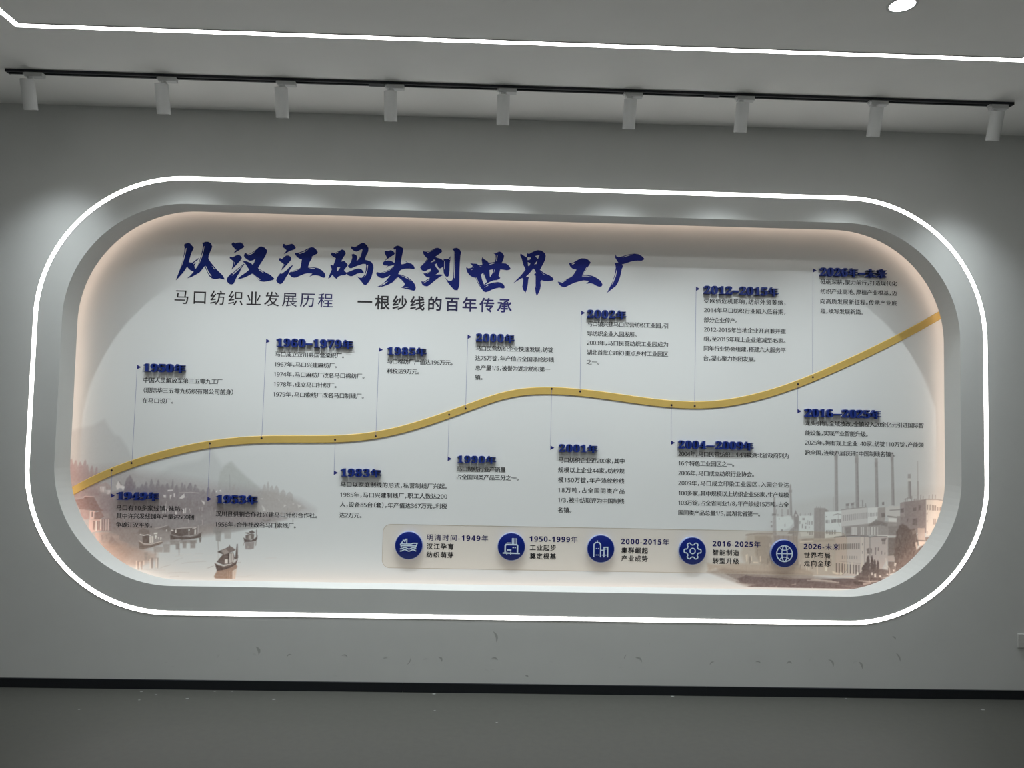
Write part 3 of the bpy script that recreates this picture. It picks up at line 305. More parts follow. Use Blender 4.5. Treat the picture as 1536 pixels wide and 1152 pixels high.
 ('p',[(-1582,655),(-1559,664),(-1542,647),(-1567,635)],(162,153,149),(0.95,0.3)),('p',[(-1605,648),(-1587,658),(-1575,636)],(112,104,101),(0.9,0.3)),('l',
 [(-1541,687),(-1541,670)],(120,112,109),(0.9,0.9)),('p',[(-1502,693),(-1497,693),(-1494,633),(-1492,618),(-1510,607),(-1506,648)],(118,108,105),(0.95,0.3)),
 ('p',[(-1618,589),(-1602,581),(-1587,577),(-1568,570),(-1531,582),(-1502,599),(-1493,633),(-1495,603),(-1501,583),(-1531,565),(-1564,553),(-1603,545)],
 (112,102,99),(0.98,0.3)),('l',[(-1612,586),(-1595,577),(-1568,573),(-1531,585),(-1499,609)],(172,162,157),(0.7,1.1)),('l',[(-1572,566),(-1531,578),(-1502,
 594)],(146,134,129),(0.6,1.3)),('l',[(-1650,561),(-1621,573)],(160,155,152),(0.6,0.7)),('l',[(-1492,594),(-1476,594)],(165,160,157),(0.6,0.7)),('p',[(-1457,
 701),(-1407,707),(-1409,670),(-1426,666),(-1454,666),(-1458,683)],(148,140,138),(0.85,0.6)),('l',[(-1461,705),(-1466,686)],(150,143,140),(0.7,1)),('l',
 [(-1398,712),(-1400,687)],(150,143,140),(0.7,1.6)),('p',[(-1457,741),(-1444,745),(-1425,751),(-1410,747),(-1411,721),(-1443,715),(-1456,724)],(128,120,
 117),(0.9,0.5)),('p',[(-1440,739),(-1427,743),(-1426,723),(-1439,720)],(180,174,171),(0.8,0.5)),('p',[(-1439,760),(-1422,769),(-1405,756),(-1414,752),(-1435,
 753)],(120,112,110),(0.9,0.35)),('p',[(-1458,756),(-1441,756),(-1435,748),(-1444,747),(-1457,752)],(140,132,129),(0.9,0.4)),('p',[(-1468,729),(-1454,720),
 (-1426,714),(-1402,727),(-1392,744),(-1393,721),(-1401,710),(-1426,706),(-1461,702)],(116,107,105),(0.95,0.4)),('l',[(-1398,770),(-1396,733)],(128,120,
 118),(0.9,1.2)),('l',[(-1458,722),(-1428,717),(-1400,731)],(170,163,160),(0.5,0.8)),('p',[(-1445,683),(-1434,681),(-1437,672),(-1445,673)],(175,168,165),
 (0.7,0.6)),('l',[(-1980,533),(-1949,534)],(200,194,190),(0.25,0.8)),('l',[(-1571,625),(-1503,626)],(180,172,168),(0.25,0.8)),('l',[(-1865,636),(-1791,636)],
 (200,194,190),(0.25,0.8)),('l',[(-1724,606),(-1687,605)],(200,194,190),(0.25,0.8)),('l',[(-1440,525),(-1397,527)],(180,172,168),(0.25,0.8)),('l',[(-1553,
 581),(-1523,583)],(200,194,190),(0.25,0.8)),('l',[(-1733,624),(-1689,626)],(200,194,190),(0.25,0.8)),('l',[(-1341,615),(-1273,615)],(200,194,190),(0.25,
 0.8)),('l',[(-1366,550),(-1299,551)],(180,172,168),(0.25,0.8)),('l',[(-1939,544),(-1882,546)],(180,172,168),(0.25,0.8)),('l',[(-1782,633),(-1743,634)],
 (200,194,190),(0.25,0.8)),('l',[(-1606,536),(-1558,539)],(180,172,168),(0.25,0.8)),('l',[(-1612,520),(-1570,521)],(180,172,168),(0.25,0.8)),('l',[(-1807,
 625),(-1780,625)],(200,194,190),(0.25,0.8)),('l',[(-1784,497),(-1747,499)],(180,172,168),(0.25,0.8)),('l',[(-1992,620),(-1915,621)],(200,194,190),(0.25,
 0.8)),('l',[(-1498,516),(-1434,518)],(180,172,168),(0.25,0.8)),('l',[(-1657,626),(-1628,626)],(200,194,190),(0.25,0.8)),('l',[(-1725,638),(-1681,637)],
 (180,172,168),(0.25,0.8)),('l',[(-1331,552),(-1287,551)],(200,194,190),(0.25,0.8)),('l',[(-1833,621),(-1795,624)],(180,172,168),(0.25,0.8)),('l',[(-1343,
 619),(-1285,622)],(180,172,168),(0.25,0.8))]
FACTORY = [('p',[(1416,802),(1471,950),(1754,1011),(2094,1055),(2512,1081),(2506,452),(1417,436)],(182,180,178),(0.6,6)),('p',[(1798,1268),(1815,1269),(1818,931),
 (1799,930)],(150,144,143),(0.78,0.5)),('l',[(1811,1231),(1814,931)],(136,129,128),(0.6,1.54)),('p',[(1796,1246),(1817,1246),(1815,1216),(1798,1216)],(150,
 144,143),(0.85,0.6)),('p',[(1915,1252),(1932,1252),(1937,948),(1918,947)],(150,144,143),(0.78,0.5)),('l',[(1928,1215),(1933,948)],(136,129,128),(0.6,1.6099999999999999)),
 ('p',[(1913,1230),(1934,1230),(1932,1200),(1915,1200)],(150,144,143),(0.85,0.6)),('p',[(2027,1232),(2043,1232),(2047,957),(2029,957)],(150,144,143),(0.78,
 0.5)),('l',[(2039,1195),(2043,957)],(136,129,128),(0.6,1.4)),('p',[(2026,1210),(2044,1210),(2042,1180),(2027,1180)],(150,144,143),(0.85,0.6)),('p',[(2118,
 1264),(2132,1264),(2138,970),(2121,970)],(150,144,143),(0.78,0.5)),('l',[(2129,1227),(2135,970)],(136,129,128),(0.6,1.3299999999999998)),('p',[(2116,1241),
 (2134,1242),(2132,1212),(2118,1211)],(150,144,143),(0.85,0.6)),('p',[(2214,1146),(2231,1147),(2234,1009),(2216,1009)],(150,144,143),(0.78,0.5)),('l',[(2227,
 1109),(2230,1009)],(136,129,128),(0.6,1.6099999999999999)),('p',[(2213,1122),(2233,1122),(2233,1106),(2212,1105)],(196,194,192),(0.9,0.3)),('l',[(2271,
 1218),(2271,1002)],(160,155,154),(0.9,0.9)),('l',[(2272,1106),(2272,1002)],(150,143,142),(0.9,1.3)),('p',[(1543,1070),(1553,1070),(1559,893),(1546,892)],
 (150,144,143),(0.78,0.5)),('l',[(1551,1033),(1557,893)],(136,129,128),(0.6,0.9099999999999999)),('p',[(1539,1045),(1557,1045),(1557,1030),(1539,1029)],
 (150,144,143),(0.9,0.5)),('l',[(1549,1076),(1549,1045)],(150,144,143),(0.8,1)),('p',[(1453,1002),(1463,1002),(1470,795),(1454,795)],(150,144,143),(0.78,
 0.5)),('l',[(1461,965),(1467,795)],(136,129,128),(0.6,0.9099999999999999)),('p',[(1446,912),(1469,912),(1469,901),(1446,900)],(138,131,130),(0.9,0.4)),
 ('p',[(1450,901),(1467,901),(1468,793),(1448,793)],(168,163,162),(0.8,0.5)),('p',[(1457,935),(1464,937),(1465,912),(1458,912)],(158,152,151),(0.85,0.5)),
 ('p',[(1467,935),(1471,936),(1471,912),(1467,912)],(158,152,151),(0.85,0.5)),('p',[(1499,940),(1504,940),(1504,902),(1499,901)],(158,152,151),(0.85,0.5)),
 ('p',[(1497,903),(1510,904),(1510,890),(1497,890)],(158,152,151),(0.85,0.5)),('p',[(1530,935),(1540,937),(1542,906),(1530,906)],(158,152,151),(0.85,0.5)),
 ('p',[(1475,909),(1481,909),(1481,901),(1475,901)],(158,152,151),(0.85,0.5)),('p',[(1549,906),(1567,899),(1565,880),(1551,879)],(158,152,151),(0.85,0.5)),
 ('p',[(1469,893),(1551,902),(1567,864),(1544,833),(1470,809)],(204,206,204),(0.8,1)),('p',[(1438,870),(1446,870),(1446,862),(1438,862)],(150,144,143),(0.85,
 0.3)),('p',[(1438,847),(1448,849),(1448,835),(1438,835)],(150,144,143),(0.85,0.3)),('p',[(1516,856),(1520,856),(1520,840),(1516,840)],(150,144,143),(0.85,
 0.3)),('p',[(1495,825),(1507,827),(1507,813),(1495,813)],(150,144,143),(0.85,0.3)),('p',[(1483,884),(1489,886),(1487,878)],(150,144,143),(0.85,0.3)),('p',
 [(1567,903),(1577,934),(1587,915),(1596,899),(1595,834),(1591,792),(1559,791),(1571,841)],(146,139,138),(0.9,0.5)),('p',[(1532,802),(1552,829),(1575,845),
 (1575,799)],(152,145,143),(0.85,0.5)),('p',[(1577,911),(1585,911),(1584,897),(1578,897)],(200,198,196),(0.8,0.3)),('l',[(1573,830),(1573,795)],(190,186,
 183),(0.6,0.8)),('l',[(1581,830),(1581,795)],(190,186,183),(0.6,0.8)),('l',[(1588,830),(1588,796)],(190,186,183),(0.6,0.8)),('p',[(1598,903),(1677,905),
 (1683,793),(1610,788),(1599,826)],(203,204,202),(0.85,1)),('p',[(1600,873),(1605,873),(1605,857),(1600,857)],(152,146,145),(0.8,0.3)),('p',[(1614,857),
 (1621,858),(1621,835),(1614,834)],(152,146,145),(0.8,0.3)),('p',[(1630,846),(1638,846),(1638,831),(1630,831)],(152,146,145),(0.8,0.3)),('p',[(1632,864),
 (1639,864),(1639,858),(1632,858)],(152,146,145),(0.8,0.3)),('p',[(1653,872),(1659,872),(1659,854),(1653,854)],(152,146,145),(0.8,0.3)),('p',[(1667,874),
 (1674,874),(1674,855),(1667,855)],(152,146,145),(0.8,0.3)),('p',[(1645,877),(1648,877),(1648,854),(1645,854)],(152,146,145),(0.8,0.3)),('p',[(1653,843),
 (1657,843),(1657,835),(1653,835)],(152,146,145),(0.8,0.3)),('p',[(1655,818),(1663,818),(1663,797),(1655,797)],(152,146,145),(0.8,0.3)),('p',[(1668,820),
 (1675,820),(1675,797),(1668,797)],(152,146,145),(0.8,0.3)),('p',[(1645,818),(1649,818),(1649,806),(1645,806)],(152,146,145),(0.8,0.3)),('p',[(1616,890),
 (1630,890),(1630,879),(1616,879)],(152,146,145),(0.8,0.3)),('p',[(1602,915),(1606,915),(1606,902),(1602,901)],(152,146,145),(0.8,0.3)),('p',[(1630,915),
 (1634,915),(1634,904),(1630,904)],(152,146,145),(0.8,0.3)),('p',[(1659,920),(1665,920),(1665,904),(1659,904)],(152,146,145),(0.8,0.3)),('p',[(1649,916),
 (1652,916),(1652,908),(1649,908)],(152,146,145),(0.8,0.3)),('l',[(1619,965),(1620,919)],(180,178,176),(0.7,0.7)),('l',[(1743,998),(1744,948)],(178,175,
 174),(0.6,0.7)),('p',[(1683,945),(1692,948),(1743,948),(1767,931),(1743,927),(1743,779),(1682,778)],(156,149,147),(0.95,0.5)),('l',[(1696,947),(1696,957)],
 (156,149,147),(0.8,0.8)),('l',[(1707,948),(1707,955)],(156,149,147),(0.8,0.8)),('l',[(1718,948),(1718,956)],(156,149,147),(0.8,0.8)),('l',[(1716,944),(1716,
 779)],(142,135,133),(0.5,1.2)),('p',[(1743,937),(1767,930),(1743,926)],(140,133,131),(0.8,0.4)),('p',[(1743,927),(1838,933),(1839,796),(1802,790),(1743,
 781)],(207,208,206),(0.92,0.6)),('p',[(1748,881),(1754,881),(1754,864),(1748,864)],(140,134,133),(0.85,0.3)),('p',[(1757,881),(1761,881),(1761,864),(1757,
 864)],(140,134,133),(0.85,0.3)),('p',[(1765,881),(1769,881),(1769,864),(1765,864)],(140,134,133),(0.85,0.3)),('p',[(1779,884),(1791,884),(1791,866),(1779,
 866)],(140,134,133),(0.85,0.3)),('p',[(1792,888),(1808,888),(1808,869),(1792,868)],(140,134,133),(0.85,0.3)),('p',[(1814,888),(1822,888),(1822,869),(1814,
 869)],(140,134,133),(0.85,0.3)),('p',[(1825,888),(1835,888),(1835,869),(1825,869)],(140,134,133),(0.85,0.3)),('p',[(1749,825),(1755,825),(1755,806),(1749,
 806)],(140,134,133),(0.85,0.3)),('p',[(1758,825),(1763,826),(1763,806),(1758,806)],(140,134,133),(0.85,0.3)),('p',[(1769,825),(1775,825),(1775,802),(1769,
 802)],(140,134,133),(0.85,0.3)),('p',[(1781,826),(1788,826),(1788,803),(1781,803)],(140,134,133),(0.85,0.3)),('p',[(1795,827),(1805,827),(1804,804),(1795,
 804)],(140,134,133),(0.85,0.3)),('p',[(1748,902),(1754,902),(1754,898),(1748,898)],(140,134,133),(0.85,0.3)),('l',[(1790,909),(1816,917),(1838,912)],(150,
 144,143),(0.8,1.2)),('l',[(1820,915),(1820,869),(1826,850)],(165,160,158),(0.7,0.8)),('l',[(1791,1007),(1791,932)],(165,160,158),(0.8,0.9)),('p',[(1837,
 941),(1853,947),(1982,959),(1986,855),(1888,848),(1835,843)],(194,190,188),(0.95,0.5)),('l',[(1837,940),(1982,958)],(138,131,130),(0.8,1.1)),('p',[(1845,
 910),(1850,911),(1850,877),(1845,877)],(148,141,140),(0.85,0.25)),('p',[(1856,912),(1861,912),(1861,879),(1856,879)],(148,141,140),(0.85,0.25)),('p',[(1867,
 913),(1873,914),(1872,880),(1867,880)],(148,141,140),(0.85,0.25)),('p',[(1878,915),(1884,915),(1884,882),(1878,882)],(148,141,140),(0.85,0.25)),('p',[(1889,
 916),(1895,917),(1895,883),(1889,883)],(148,141,140),(0.85,0.25)),('p',[(1900,918),(1906,918),(1906,885),(1900,885)],(148,141,140),(0.85,0.25)),('p',[(1911,
 919),(1917,920),(1917,886),(1911,886)],(148,141,140),(0.85,0.25)),('p',[(1923,921),(1928,921),(1928,888),(1923,888)],(148,141,140),(0.85,0.25)),('p',[(1934,
 922),(1939,922),(1939,889),(1934,889)],(148,141,140),(0.85,0.25)),('p',[(1945,924),(1951,924),(1950,891),(1945,891)],(148,141,140),(0.85,0.25)),('p',[(1956,
 925),(1962,925),(1962,892),(1956,892)],(148,141,140),(0.85,0.25)),('p',[(1967,927),(1973,927),(1973,894),(1967,894)],(148,141,140),(0.85,0.25)),('p',[(1978,
 928),(1984,928),(1984,895),(1978,895)],(148,141,140),(0.85,0.25)),('p',[(1862,974),(1880,977),(1880,963),(1862,961)],(140,133,132),(0.9,0.3)),('p',[(1890,
 977),(1908,981),(1908,968),(1890,963)],(140,133,132),(0.9,0.3)),('l',[(1864,965),(1864,947)],(146,139,138),(0.8,0.9)),('l',[(1872,965),(1872,948)],(146,
 139,138),(0.8,0.9)),('l',[(1879,965),(1878,948)],(146,139,138),(0.8,0.9)),('l',[(1892,965),(1892,948)],(146,139,138),(0.8,0.9)),('l',[(1899,965),(1899,
 948)],(146,139,138),(0.8,0.9)),('l',[(1906,966),(1906,948)],(146,139,138),(0.8,0.9)),('p',[(1954,995),(1960,996),(1960,959),(1955,959)],(140,133,132),(0.9,
 0.3)),('p',[(1971,978),(1975,978),(1976,960),(1971,960)],(146,139,138),(0.9,0.3)),('l',[(1880,975),(1935,989),(1955,995)],(160,155,154),(0.6,0.7)),('l',
 [(1935,968),(1982,965)],(165,160,158),(0.6,0.7)),('p',[(1986,954),(2049,959),(2049,908),(2018,877),(1986,846)],(208,206,204),(0.9,0.5)),('p',[(1990,925),
 (1994,925),(1994,904),(1990,904)],(150,144,143),(0.75,0.25)),('p',[(1999,926),(2003,926),(2003,905),(1999,905)],(150,144,143),(0.75,0.25)),('p',[(2007,
 926),(2011,926),(2011,906),(2007,906)],(150,144,143),(0.75,0.25)),('p',[(2016,927),(2020,927),(2020,907),(2016,907)],(150,144,143),(0.75,0.25)),('p',[(2024,
 928),(2028,928),(2028,908),(2024,908)],(150,144,143),(0.75,0.25)),('p',[(2033,929),(2037,929),(2037,908),(2033,908)],(150,144,143),(0.75,0.25)),('p',[(2041,
 930),(2045,930),(2045,909),(2041,909)],(150,144,143),(0.75,0.25)),('p',[(2043,955),(2085,959),(2085,905),(2080,874),(2041,874)],(160,152,149),(0.9,0.5)),
 ('p',[(2061,924),(2081,928),(2085,905),(2065,901)],(122,113,111),(0.85,0.5)),('p',[(2067,986),(2079,988),(2079,971),(2067,971)],(128,120,118),(0.9,0.3)),
 ('l',[(2093,998),(2093,967)],(180,176,174),(0.7,0.6)),('p',[(2087,955),(2112,968),(2140,964),(2168,969),(2171,911),(2152,906),(2149,860),(2102,867),(2100,
 909),(2087,913)],(192,188,185),(0.9,0.5)),('l',[(2112,942),(2168,947)],(140,132,130),(0.8,1.5)),('l',[(2100,909),(2148,903)],(130,122,119),(0.7,2)),('l',
 [(2112,881),(2144,881)],(160,152,149),(0.6,1)),('p',[(2104,898),(2148,899),(2148,856),(2135,848),(2132,860),(2104,867)],(212,208,205),(0.85,0.4)),('p',
 [(2152,910),(2175,911),(2179,849),(2151,852)],(150,141,138),(0.85,0.6)),('p',[(2170,984),(2193,990),(2318,1008),(2319,821),(2171,818)],(142,131,130),(0.95,
 0.5)),('p',[(2170,984),(2193,988),(2195,907),(2170,907)],(160,150,149),(0.8,0.4)),('p',[(2171,953),(2191,955),(2191,932),(2171,930)],(116,106,105),(0.8,
 0.4)),('p',[(2243,958),(2260,961),(2260,941),(2242,939)],(116,106,105),(0.8,0.4)),('p',[(2274,974),(2286,977),(2286,948),(2274,945)],(116,106,105),(0.8,
 0.4)),('p',[(2242,897),(2266,901),(2266,862),(2238,862)],(116,106,105),(0.8,0.4)),('p',[(2207,896),(2215,896),(2214,881),(2207,880)],(116,106,105),(0.8,
 0.4)),('l',[(2199,992),(2201,1008)],(140,130,129),(0.8,1.1)),('l',[(2209,994),(2211,1014)],(140,130,129),(0.8,1.1)),('l',[(2235,997),(2236,1022)],(140,
 130,129),(0.8,1.1)),('l',[(2249,995),(2250,1007)],(140,130,129),(0.8,1.1)),('l',[(2263,997),(2264,1009)],(140,130,129),(0.8,1.1)),('l',[(2286,1007),(2288,
 1031)],(140,130,129),(0.8,1.1)),('l',[(2300,1008),(2301,1023)],(140,130,129),(0.8,1.1)),('l',[(2334,1006),(2335,1028)],(140,130,129),(0.8,1.1)),('l',[(2354,
 1005),(2355,1034)],(140,130,129),(0.8,1.1)),('l',[(2369,1005),(2371,1032)],(140,130,129),(0.8,1.1)),('l',[(2255,997),(2256,1007)],(140,130,129),(0.8,1.1)),
 ('l',[(2195,1004),(2235,1020)],(150,142,141),(0.7,0.8)),('l',[(2239,1028),(2267,1028)],(175,170,168),(0.7,0.6)),('l',[(2239,1018),(2267,1020)],(175,170,
 168),(0.7,0.6)),('p',[(2318,1008),(2381,1007),(2421,1002),(2445,997),(2443,808),(2317,805)],(208,198,190),(0.95,0.5)),('l',[(2314,1007),(2381,1007),(2421,
 1001)],(140,130,128),(0.8,1.2)),('p',[(2322,977),(2328,977),(2328,948),(2322,948)],(140,124,118),(0.85,0.3)),('p',[(2338,978),(2343,978),(2343,947),(2337,
 947)],(140,124,118),(0.85,0.3)),('p',[(2351,976),(2357,976),(2357,945),(2351,945)],(140,124,118),(0.85,0.3)),('p',[(2359,974),(2364,974),(2364,945),(2359,
 945)],(140,124,118),(0.85,0.3)),('p',[(2367,974),(2374,974),(2373,945),(2367,945)],(140,124,118),(0.85,0.3)),('p',[(2381,965),(2386,965),(2386,946),(2381,
 945)],(140,124,118),(0.85,0.3)),('p',[(2395,965),(2401,965),(2401,946),(2395,946)],(140,124,118),(0.85,0.3)),('p',[(2407,965),(2412,965),(2412,946),(2407,
 946)],(140,124,118),(0.85,0.3)),('p',[(2359,899),(2363,899),(2363,868),(2358,868)],(140,124,118),(0.85,0.3)),('p',[(2367,899),(2372,899),(2372,868),(2366,
 868)],(140,124,118),(0.85,0.3)),('p',[(2321,933),(2325,933),(2324,923),(2321,923)],(140,124,118),(0.85,0.3)),('p',[(2321,890),(2324,890),(2324,881),(2321,
 881)],(140,124,118),(0.85,0.3)),('p',[(2352,837),(2358,837),(2358,814),(2352,814)],(140,124,118),(0.85,0.3)),('p',[(2321,829),(2324,829),(2324,817),(2321,
 817)],(140,124,118),(0.85,0.3)),('p',[(2421,962),(2426,962),(2426,942),(2420,942)],(140,124,118),(0.85,0.3)),('p',[(1841,847),(1986,865),(2017,873),(2049,
 881),(2159,876),(2159,806),(2017,800),(1841,793)],(152,144,141),(0.85,0.8)),('p',[(1986,857),(2033,889),(2100,867),(2100,852),(2049,858),(1990,850)],(132,
 123,120),(0.8,0.8)),('p',[(1845,845),(1850,845),(1850,801),(1844,801)],(204,201,198),(0.8,0.3)),('p',[(1854,845),(1858,845),(1858,801),(1854,801)],(204,
 201,198),(0.8,0.3)),('p',[(1894,846),(1901,846),(1901,802),(1894,802)],(204,201,198),(0.8,0.3)),('p',[(1903,846),(1912,846),(1912,802),(1903,802)],(204,
 201,198),(0.8,0.3)),('p',[(1915,846),(1924,846),(1924,802),(1915,802)],(204,201,198),(0.8,0.3)),('p',[(1947,847),(1953,847),(1953,803),(1947,803)],(204,
 201,198),(0.8,0.3)),('p',[(1958,847),(1964,847),(1964,803),(1958,803)],(204,201,198),(0.8,0.3)),('p',[(1984,848),(1988,848),(1988,803),(1984,803)],(204,
 201,198),(0.8,0.3)),('p',[(1992,848),(1996,848),(1996,804),(1992,803)],(204,201,198),(0.8,0.3)),('p',[(2004,848),(2014,848),(2014,804),(2003,804)],(204,
 201,198),(0.8,0.3)),('p',[(2021,848),(2029,848),(2029,804),(2021,804)],(204,201,198),(0.8,0.3)),('p',[(2041,849),(2044,849),(2044,804),(2041,804)],(204,
 201,198),(0.8,0.3)),('l',[(2100,863),(2100,809)],(170,163,160),(0.7,0.8)),('l',[(2057,862),(2057,808)],(170,163,160),(0.7,0.8)),('p',[(1856,840),(1888,
 844),(1888,809),(1864,809)],(140,132,129),(0.8,1)),('p',[(2100,852),(2159,856),(2155,802),(2104,805)],(140,131,128),(0.8,1.5)),('p',[(1797,785),(1947,793),
 (2001,790),(2001,577),(1801,574)],(188,177,171),(0.97,0.5)),('p',[(1946,791),(1966,791),(1966,592),(1946,592)],(198,188,181),(0.8,0.4)),('l',[(1966,791),
 (1966,592)],(150,138,134),(0.8,0.9)),('l',[(1998,790),(1998,677)],(130,118,115),(0.85,1.2)),('p',[(2001,792),(2041,799),(2100,792),(2099,679),(2064,617),
 (2001,616)],(182,171,167),(0.95,0.5)),('l',[(1797,787),(1829,791),(1892,796),(1984,796),(1994,792),(2041,797),(2096,796)],(112,103,101),(0.85,1.3)),('l',
 [(2041,801),(2096,801),(2100,798)],(212,207,203),(0.8,1.6)),('l',[(2104,802),(2149,802),(2149,793),(2104,792)],(200,193,188),(0.7,1.2)),('p',[(1821,751),
 (1828,751),(1828,719),(1821,719)],(120,110,106),(0.85,0.25)),('p',[(1833,751),(1840,751),(1840,720),(1833,720)],(120,110,106),(0.85,0.25)),('p',[(1845,
 752),(1853,752),(1853,720),(1845,720)],(120,110,106),(0.85,0.25)),('p',[(1858,752),(1865,753),(1865,721),(1858,721)],(120,110,106),(0.85,0.25)),('p',[(1870,
 753),(1877,753),(1877,722),(1870,721)],(120,110,106),(0.85,0.25)),('p',[(1882,754),(1889,754),(1889,722),(1882,722)],(120,110,106),(0.85,0.25)),('p',[(1895,
 754),(1902,755),(1902,723),(1895,723)],(120,110,106),(0.85,0.25)),('p',[(1907,755),(1914,755),(1914,723),(1907,723)],(120,110,106),(0.85,0.25)),('p',[(1919,
 756),(1926,756),(1926,724),(1919,724)],(120,110,106),(0.85,0.25)),('p',[(1931,756),(1939,756),(1939,725),(1931,725)],(120,110,106),(0.85,0.25)),('p',[(1840,
 686),(1845,686),(1845,668),(1840,668)],(130,120,116),(0.8,0.25)),('p',[(1854,686),(1858,686),(1858,668),(1854,668)],(130,120,116),(0.8,0.25)),('p',[(1867,
 686),(1871,686),(1871,668),(1867,668)],(130,120,116),(0.8,0.25)),('p',[(1881,685),(1885,686),(1885,668),(1881,668)],(130,120,116),(0.8,0.25)),('p',[(1894,
 685),(1898,685),(1898,668),(1894,668)],(130,120,116),(0.8,0.25)),('p',[(1907,685),(1911,685),(1911,668),(1907,668)],(130,120,116),(0.8,0.25)),('p',[(1921,
 685),(1925,685),(1925,668),(1921,668)],(130,120,116),(0.8,0.25)),('l',[(1829,655),(1946,643)],(160,149,144),(0.7,1)),('p',[(1805,645),(1813,645),(1813,
 594),(1805,594)],(104,94,90),(0.85,0.25)),('p',[(1821,644),(1828,644),(1828,593),(1821,592)],(104,94,90),(0.85,0.25)),('p',[(1837,643),(1844,643),(1844,
 591),(1837,591)],(104,94,90),(0.85,0.25)),('p',[(1852,641),(1860,642),(1860,590),(1852,590)],(104,94,90),(0.85,0.25)),('p',[(1868,640),(1876,640),(1876,
 589),(1868,589)],(104,94,90),(0.85,0.25)),('p',[(1884,639),(1891,639),(1891,588),(1884,588)],(104,94,90),(0.85,0.25)),('p',[(1900,638),(1907,638),(1907,
 587),(1900,587)],(104,94,90),(0.85,0.25)),('p',[(1915,637),(1923,637),(1923,585),(1915,585)],(104,94,90),(0.85,0.25)),('p',[(1931,636),(1939,636),(1939,
 584),(1931,584)],(104,94,90),(0.85,0.25)),('p',[(1829,651),(1837,650),(1836,586),(1829,586)],(196,186,176),(0.8,0.3)),('p',[(1856,652),(1865,651),(1864,
 587),(1856,587)],(196,186,176),(0.8,0.3)),('p',[(1872,652),(1880,651),(1879,587),(1872,587)],(196,186,176),(0.8,0.3)),('p',[(1891,652),(1900,652),(1899,
 587),(1891,587)],(196,186,176),(0.8,0.3)),('p',[(1946,653),(1955,652),(1954,588),(1946,588)],(196,186,176),(0.8,0.3)),('p',[(1978,726),(1993,731),(1995,
 700),(1982,700)],(116,104,102),(0.8,0.4)),('p',[(2001,731),(2009,727),(2007,700),(2001,704)],(116,104,102),(0.8,0.4)),('p',[(2027,735),(2033,735),(2031,
 693),(2027,693)],(116,104,102),(0.8,0.4)),('p',[(2043,737),(2048,735),(2046,716),(2042,718)],(116,104,102),(0.8,0.4)),('p',[(2062,785),(2092,788),(2084,
 770),(2064,770)],(116,104,102),(0.8,0.4)),('p',[(1954,757),(1957,757),(1957,745),(1954,745)],(116,104,102),(0.8,0.4)),('p',[(1954,715),(1957,715),(1957,
 699),(1954,699)],(116,104,102),(0.8,0.4)),('p',[(2062,716),(2066,716),(2066,697),(2062,697)],(116,104,102),(0.8,0.4)),('p',[(2080,709),(2084,709),(2084,
 698),(2080,697)],(116,104,102),(0.8,0.4)),('l',[(2069,772),(2069,755)],(120,110,107),(0.8,1)),('l',[(2076,772),(2076,755)],(120,110,107),(0.8,1)),('l',
 [(2082,772),(2082,755)],(120,110,107),(0.8,1)),('p',[(2100,790),(2155,793),(2150,687),(2099,686)],(122,111,107),(0.9,0.8)),('p',[(2139,764),(2151,826),
 (2163,857),(2183,868),(2206,857),(2226,838),(2254,843),(2269,781),(2265,727),(2300,759),(2316,755),(2221,650),(2142,595),(2135,687)],(112,99,95),(0.95,
 1.2)),('l',[(2229,719),(2231,700)],(102,90,86),(0.5,1.5280352965520294)),('l',[(2199,748),(2199,724)],(134,121,116),(0.5,1.2182741886433113)),('l',[(2156,
 653),(2154,638)],(90,78,75),(0.5,0.9155963264082063)),('l',[(2217,712),(2214,701)],(102,90,86),(0.5,0.9023133817788854)),('l',[(2247,768),(2242,743)],(90,
 78,75),(0.5,1.6346341216514495)),('l',[(2269,771),(2272,751)],(90,78,75),(0.5,1.693446502810724)),('l',[(2224,673),(2228,665)],(102,90,86),(0.5,0.9566461407512512)),
 ('l',[(2158,802),(2159,793)],(134,121,116),(0.5,1.536216227134743)),('l',[(2250,672),(2252,647)],(102,90,86),(0.5,1.425100119927799)),('l',[(2270,814),
 (2265,806)],(90,78,75),(0.5,1.1241763068321176)),('l',[(2167,653),(2172,631)],(90,78,75),(0.5,1.2032464917110053)),('l',[(2215,758),(2211,740)],(134,121,
 116),(0.5,0.9327447346130293)),('l',[(2146,756),(2144,735)],(134,121,116),(0.5,1.5597927670002993)),('l',[(2238,775),(2234,758)],(134,121,116),(0.5,1.5509352768757645)),
 ('l',[(2171,764),(2166,740)],(102,90,86),(0.5,1.4968655345300368)),('l',[(2247,718),(2244,704)],(90,78,75),(0.5,1.3192438247232972)),('l',[(2152,748),(2149,
 728)],(90,78,75),(0.5,0.9458342021036164)),('l',[(2270,723),(2269,712)],(134,121,116),(0.5,1.6554845447384725)),('l',[(2177,742),(2173,733)],(90,78,75),
 (0.5,1.1610437274770762)),('l',[(2148,782),(2147,768)],(102,90,86),(0.5,0.8784098435426257)),('l',[(2271,796),(2274,788)],(102,90,86),(0.5,0.8853482854076454)),
 ('l',[(2181,640),(2183,623)],(90,78,75),(0.5,0.960010378008454)),('l',[(2244,733),(2248,709)],(102,90,86),(0.5,1.4451335520908053)),('l',[(2228,827),(2222,
 806)],(134,121,116),(0.5,1.6124740486905562)),('l',[(2251,747),(2256,740)],(90,78,75),(0.5,1.6917792911709704)),('l',[(2164,675),(2163,650)],(134,121,116),
 (0.5,1.016697151911114)),('l',[(2200,779),(2199,766)],(102,90,86),(0.5,1.4333734998355478)),('l',[(2244,681),(2239,661)],(90,78,75),(0.5,1.697402989935647)),
 ('l',[(2259,795),(2254,772)],(134,121,116),(0.5,1.3989112962641972)),('l',[(2163,785),(2168,761)],(90,78,75),(0.5,0.8143771110832911)),('l',[(2250,818),
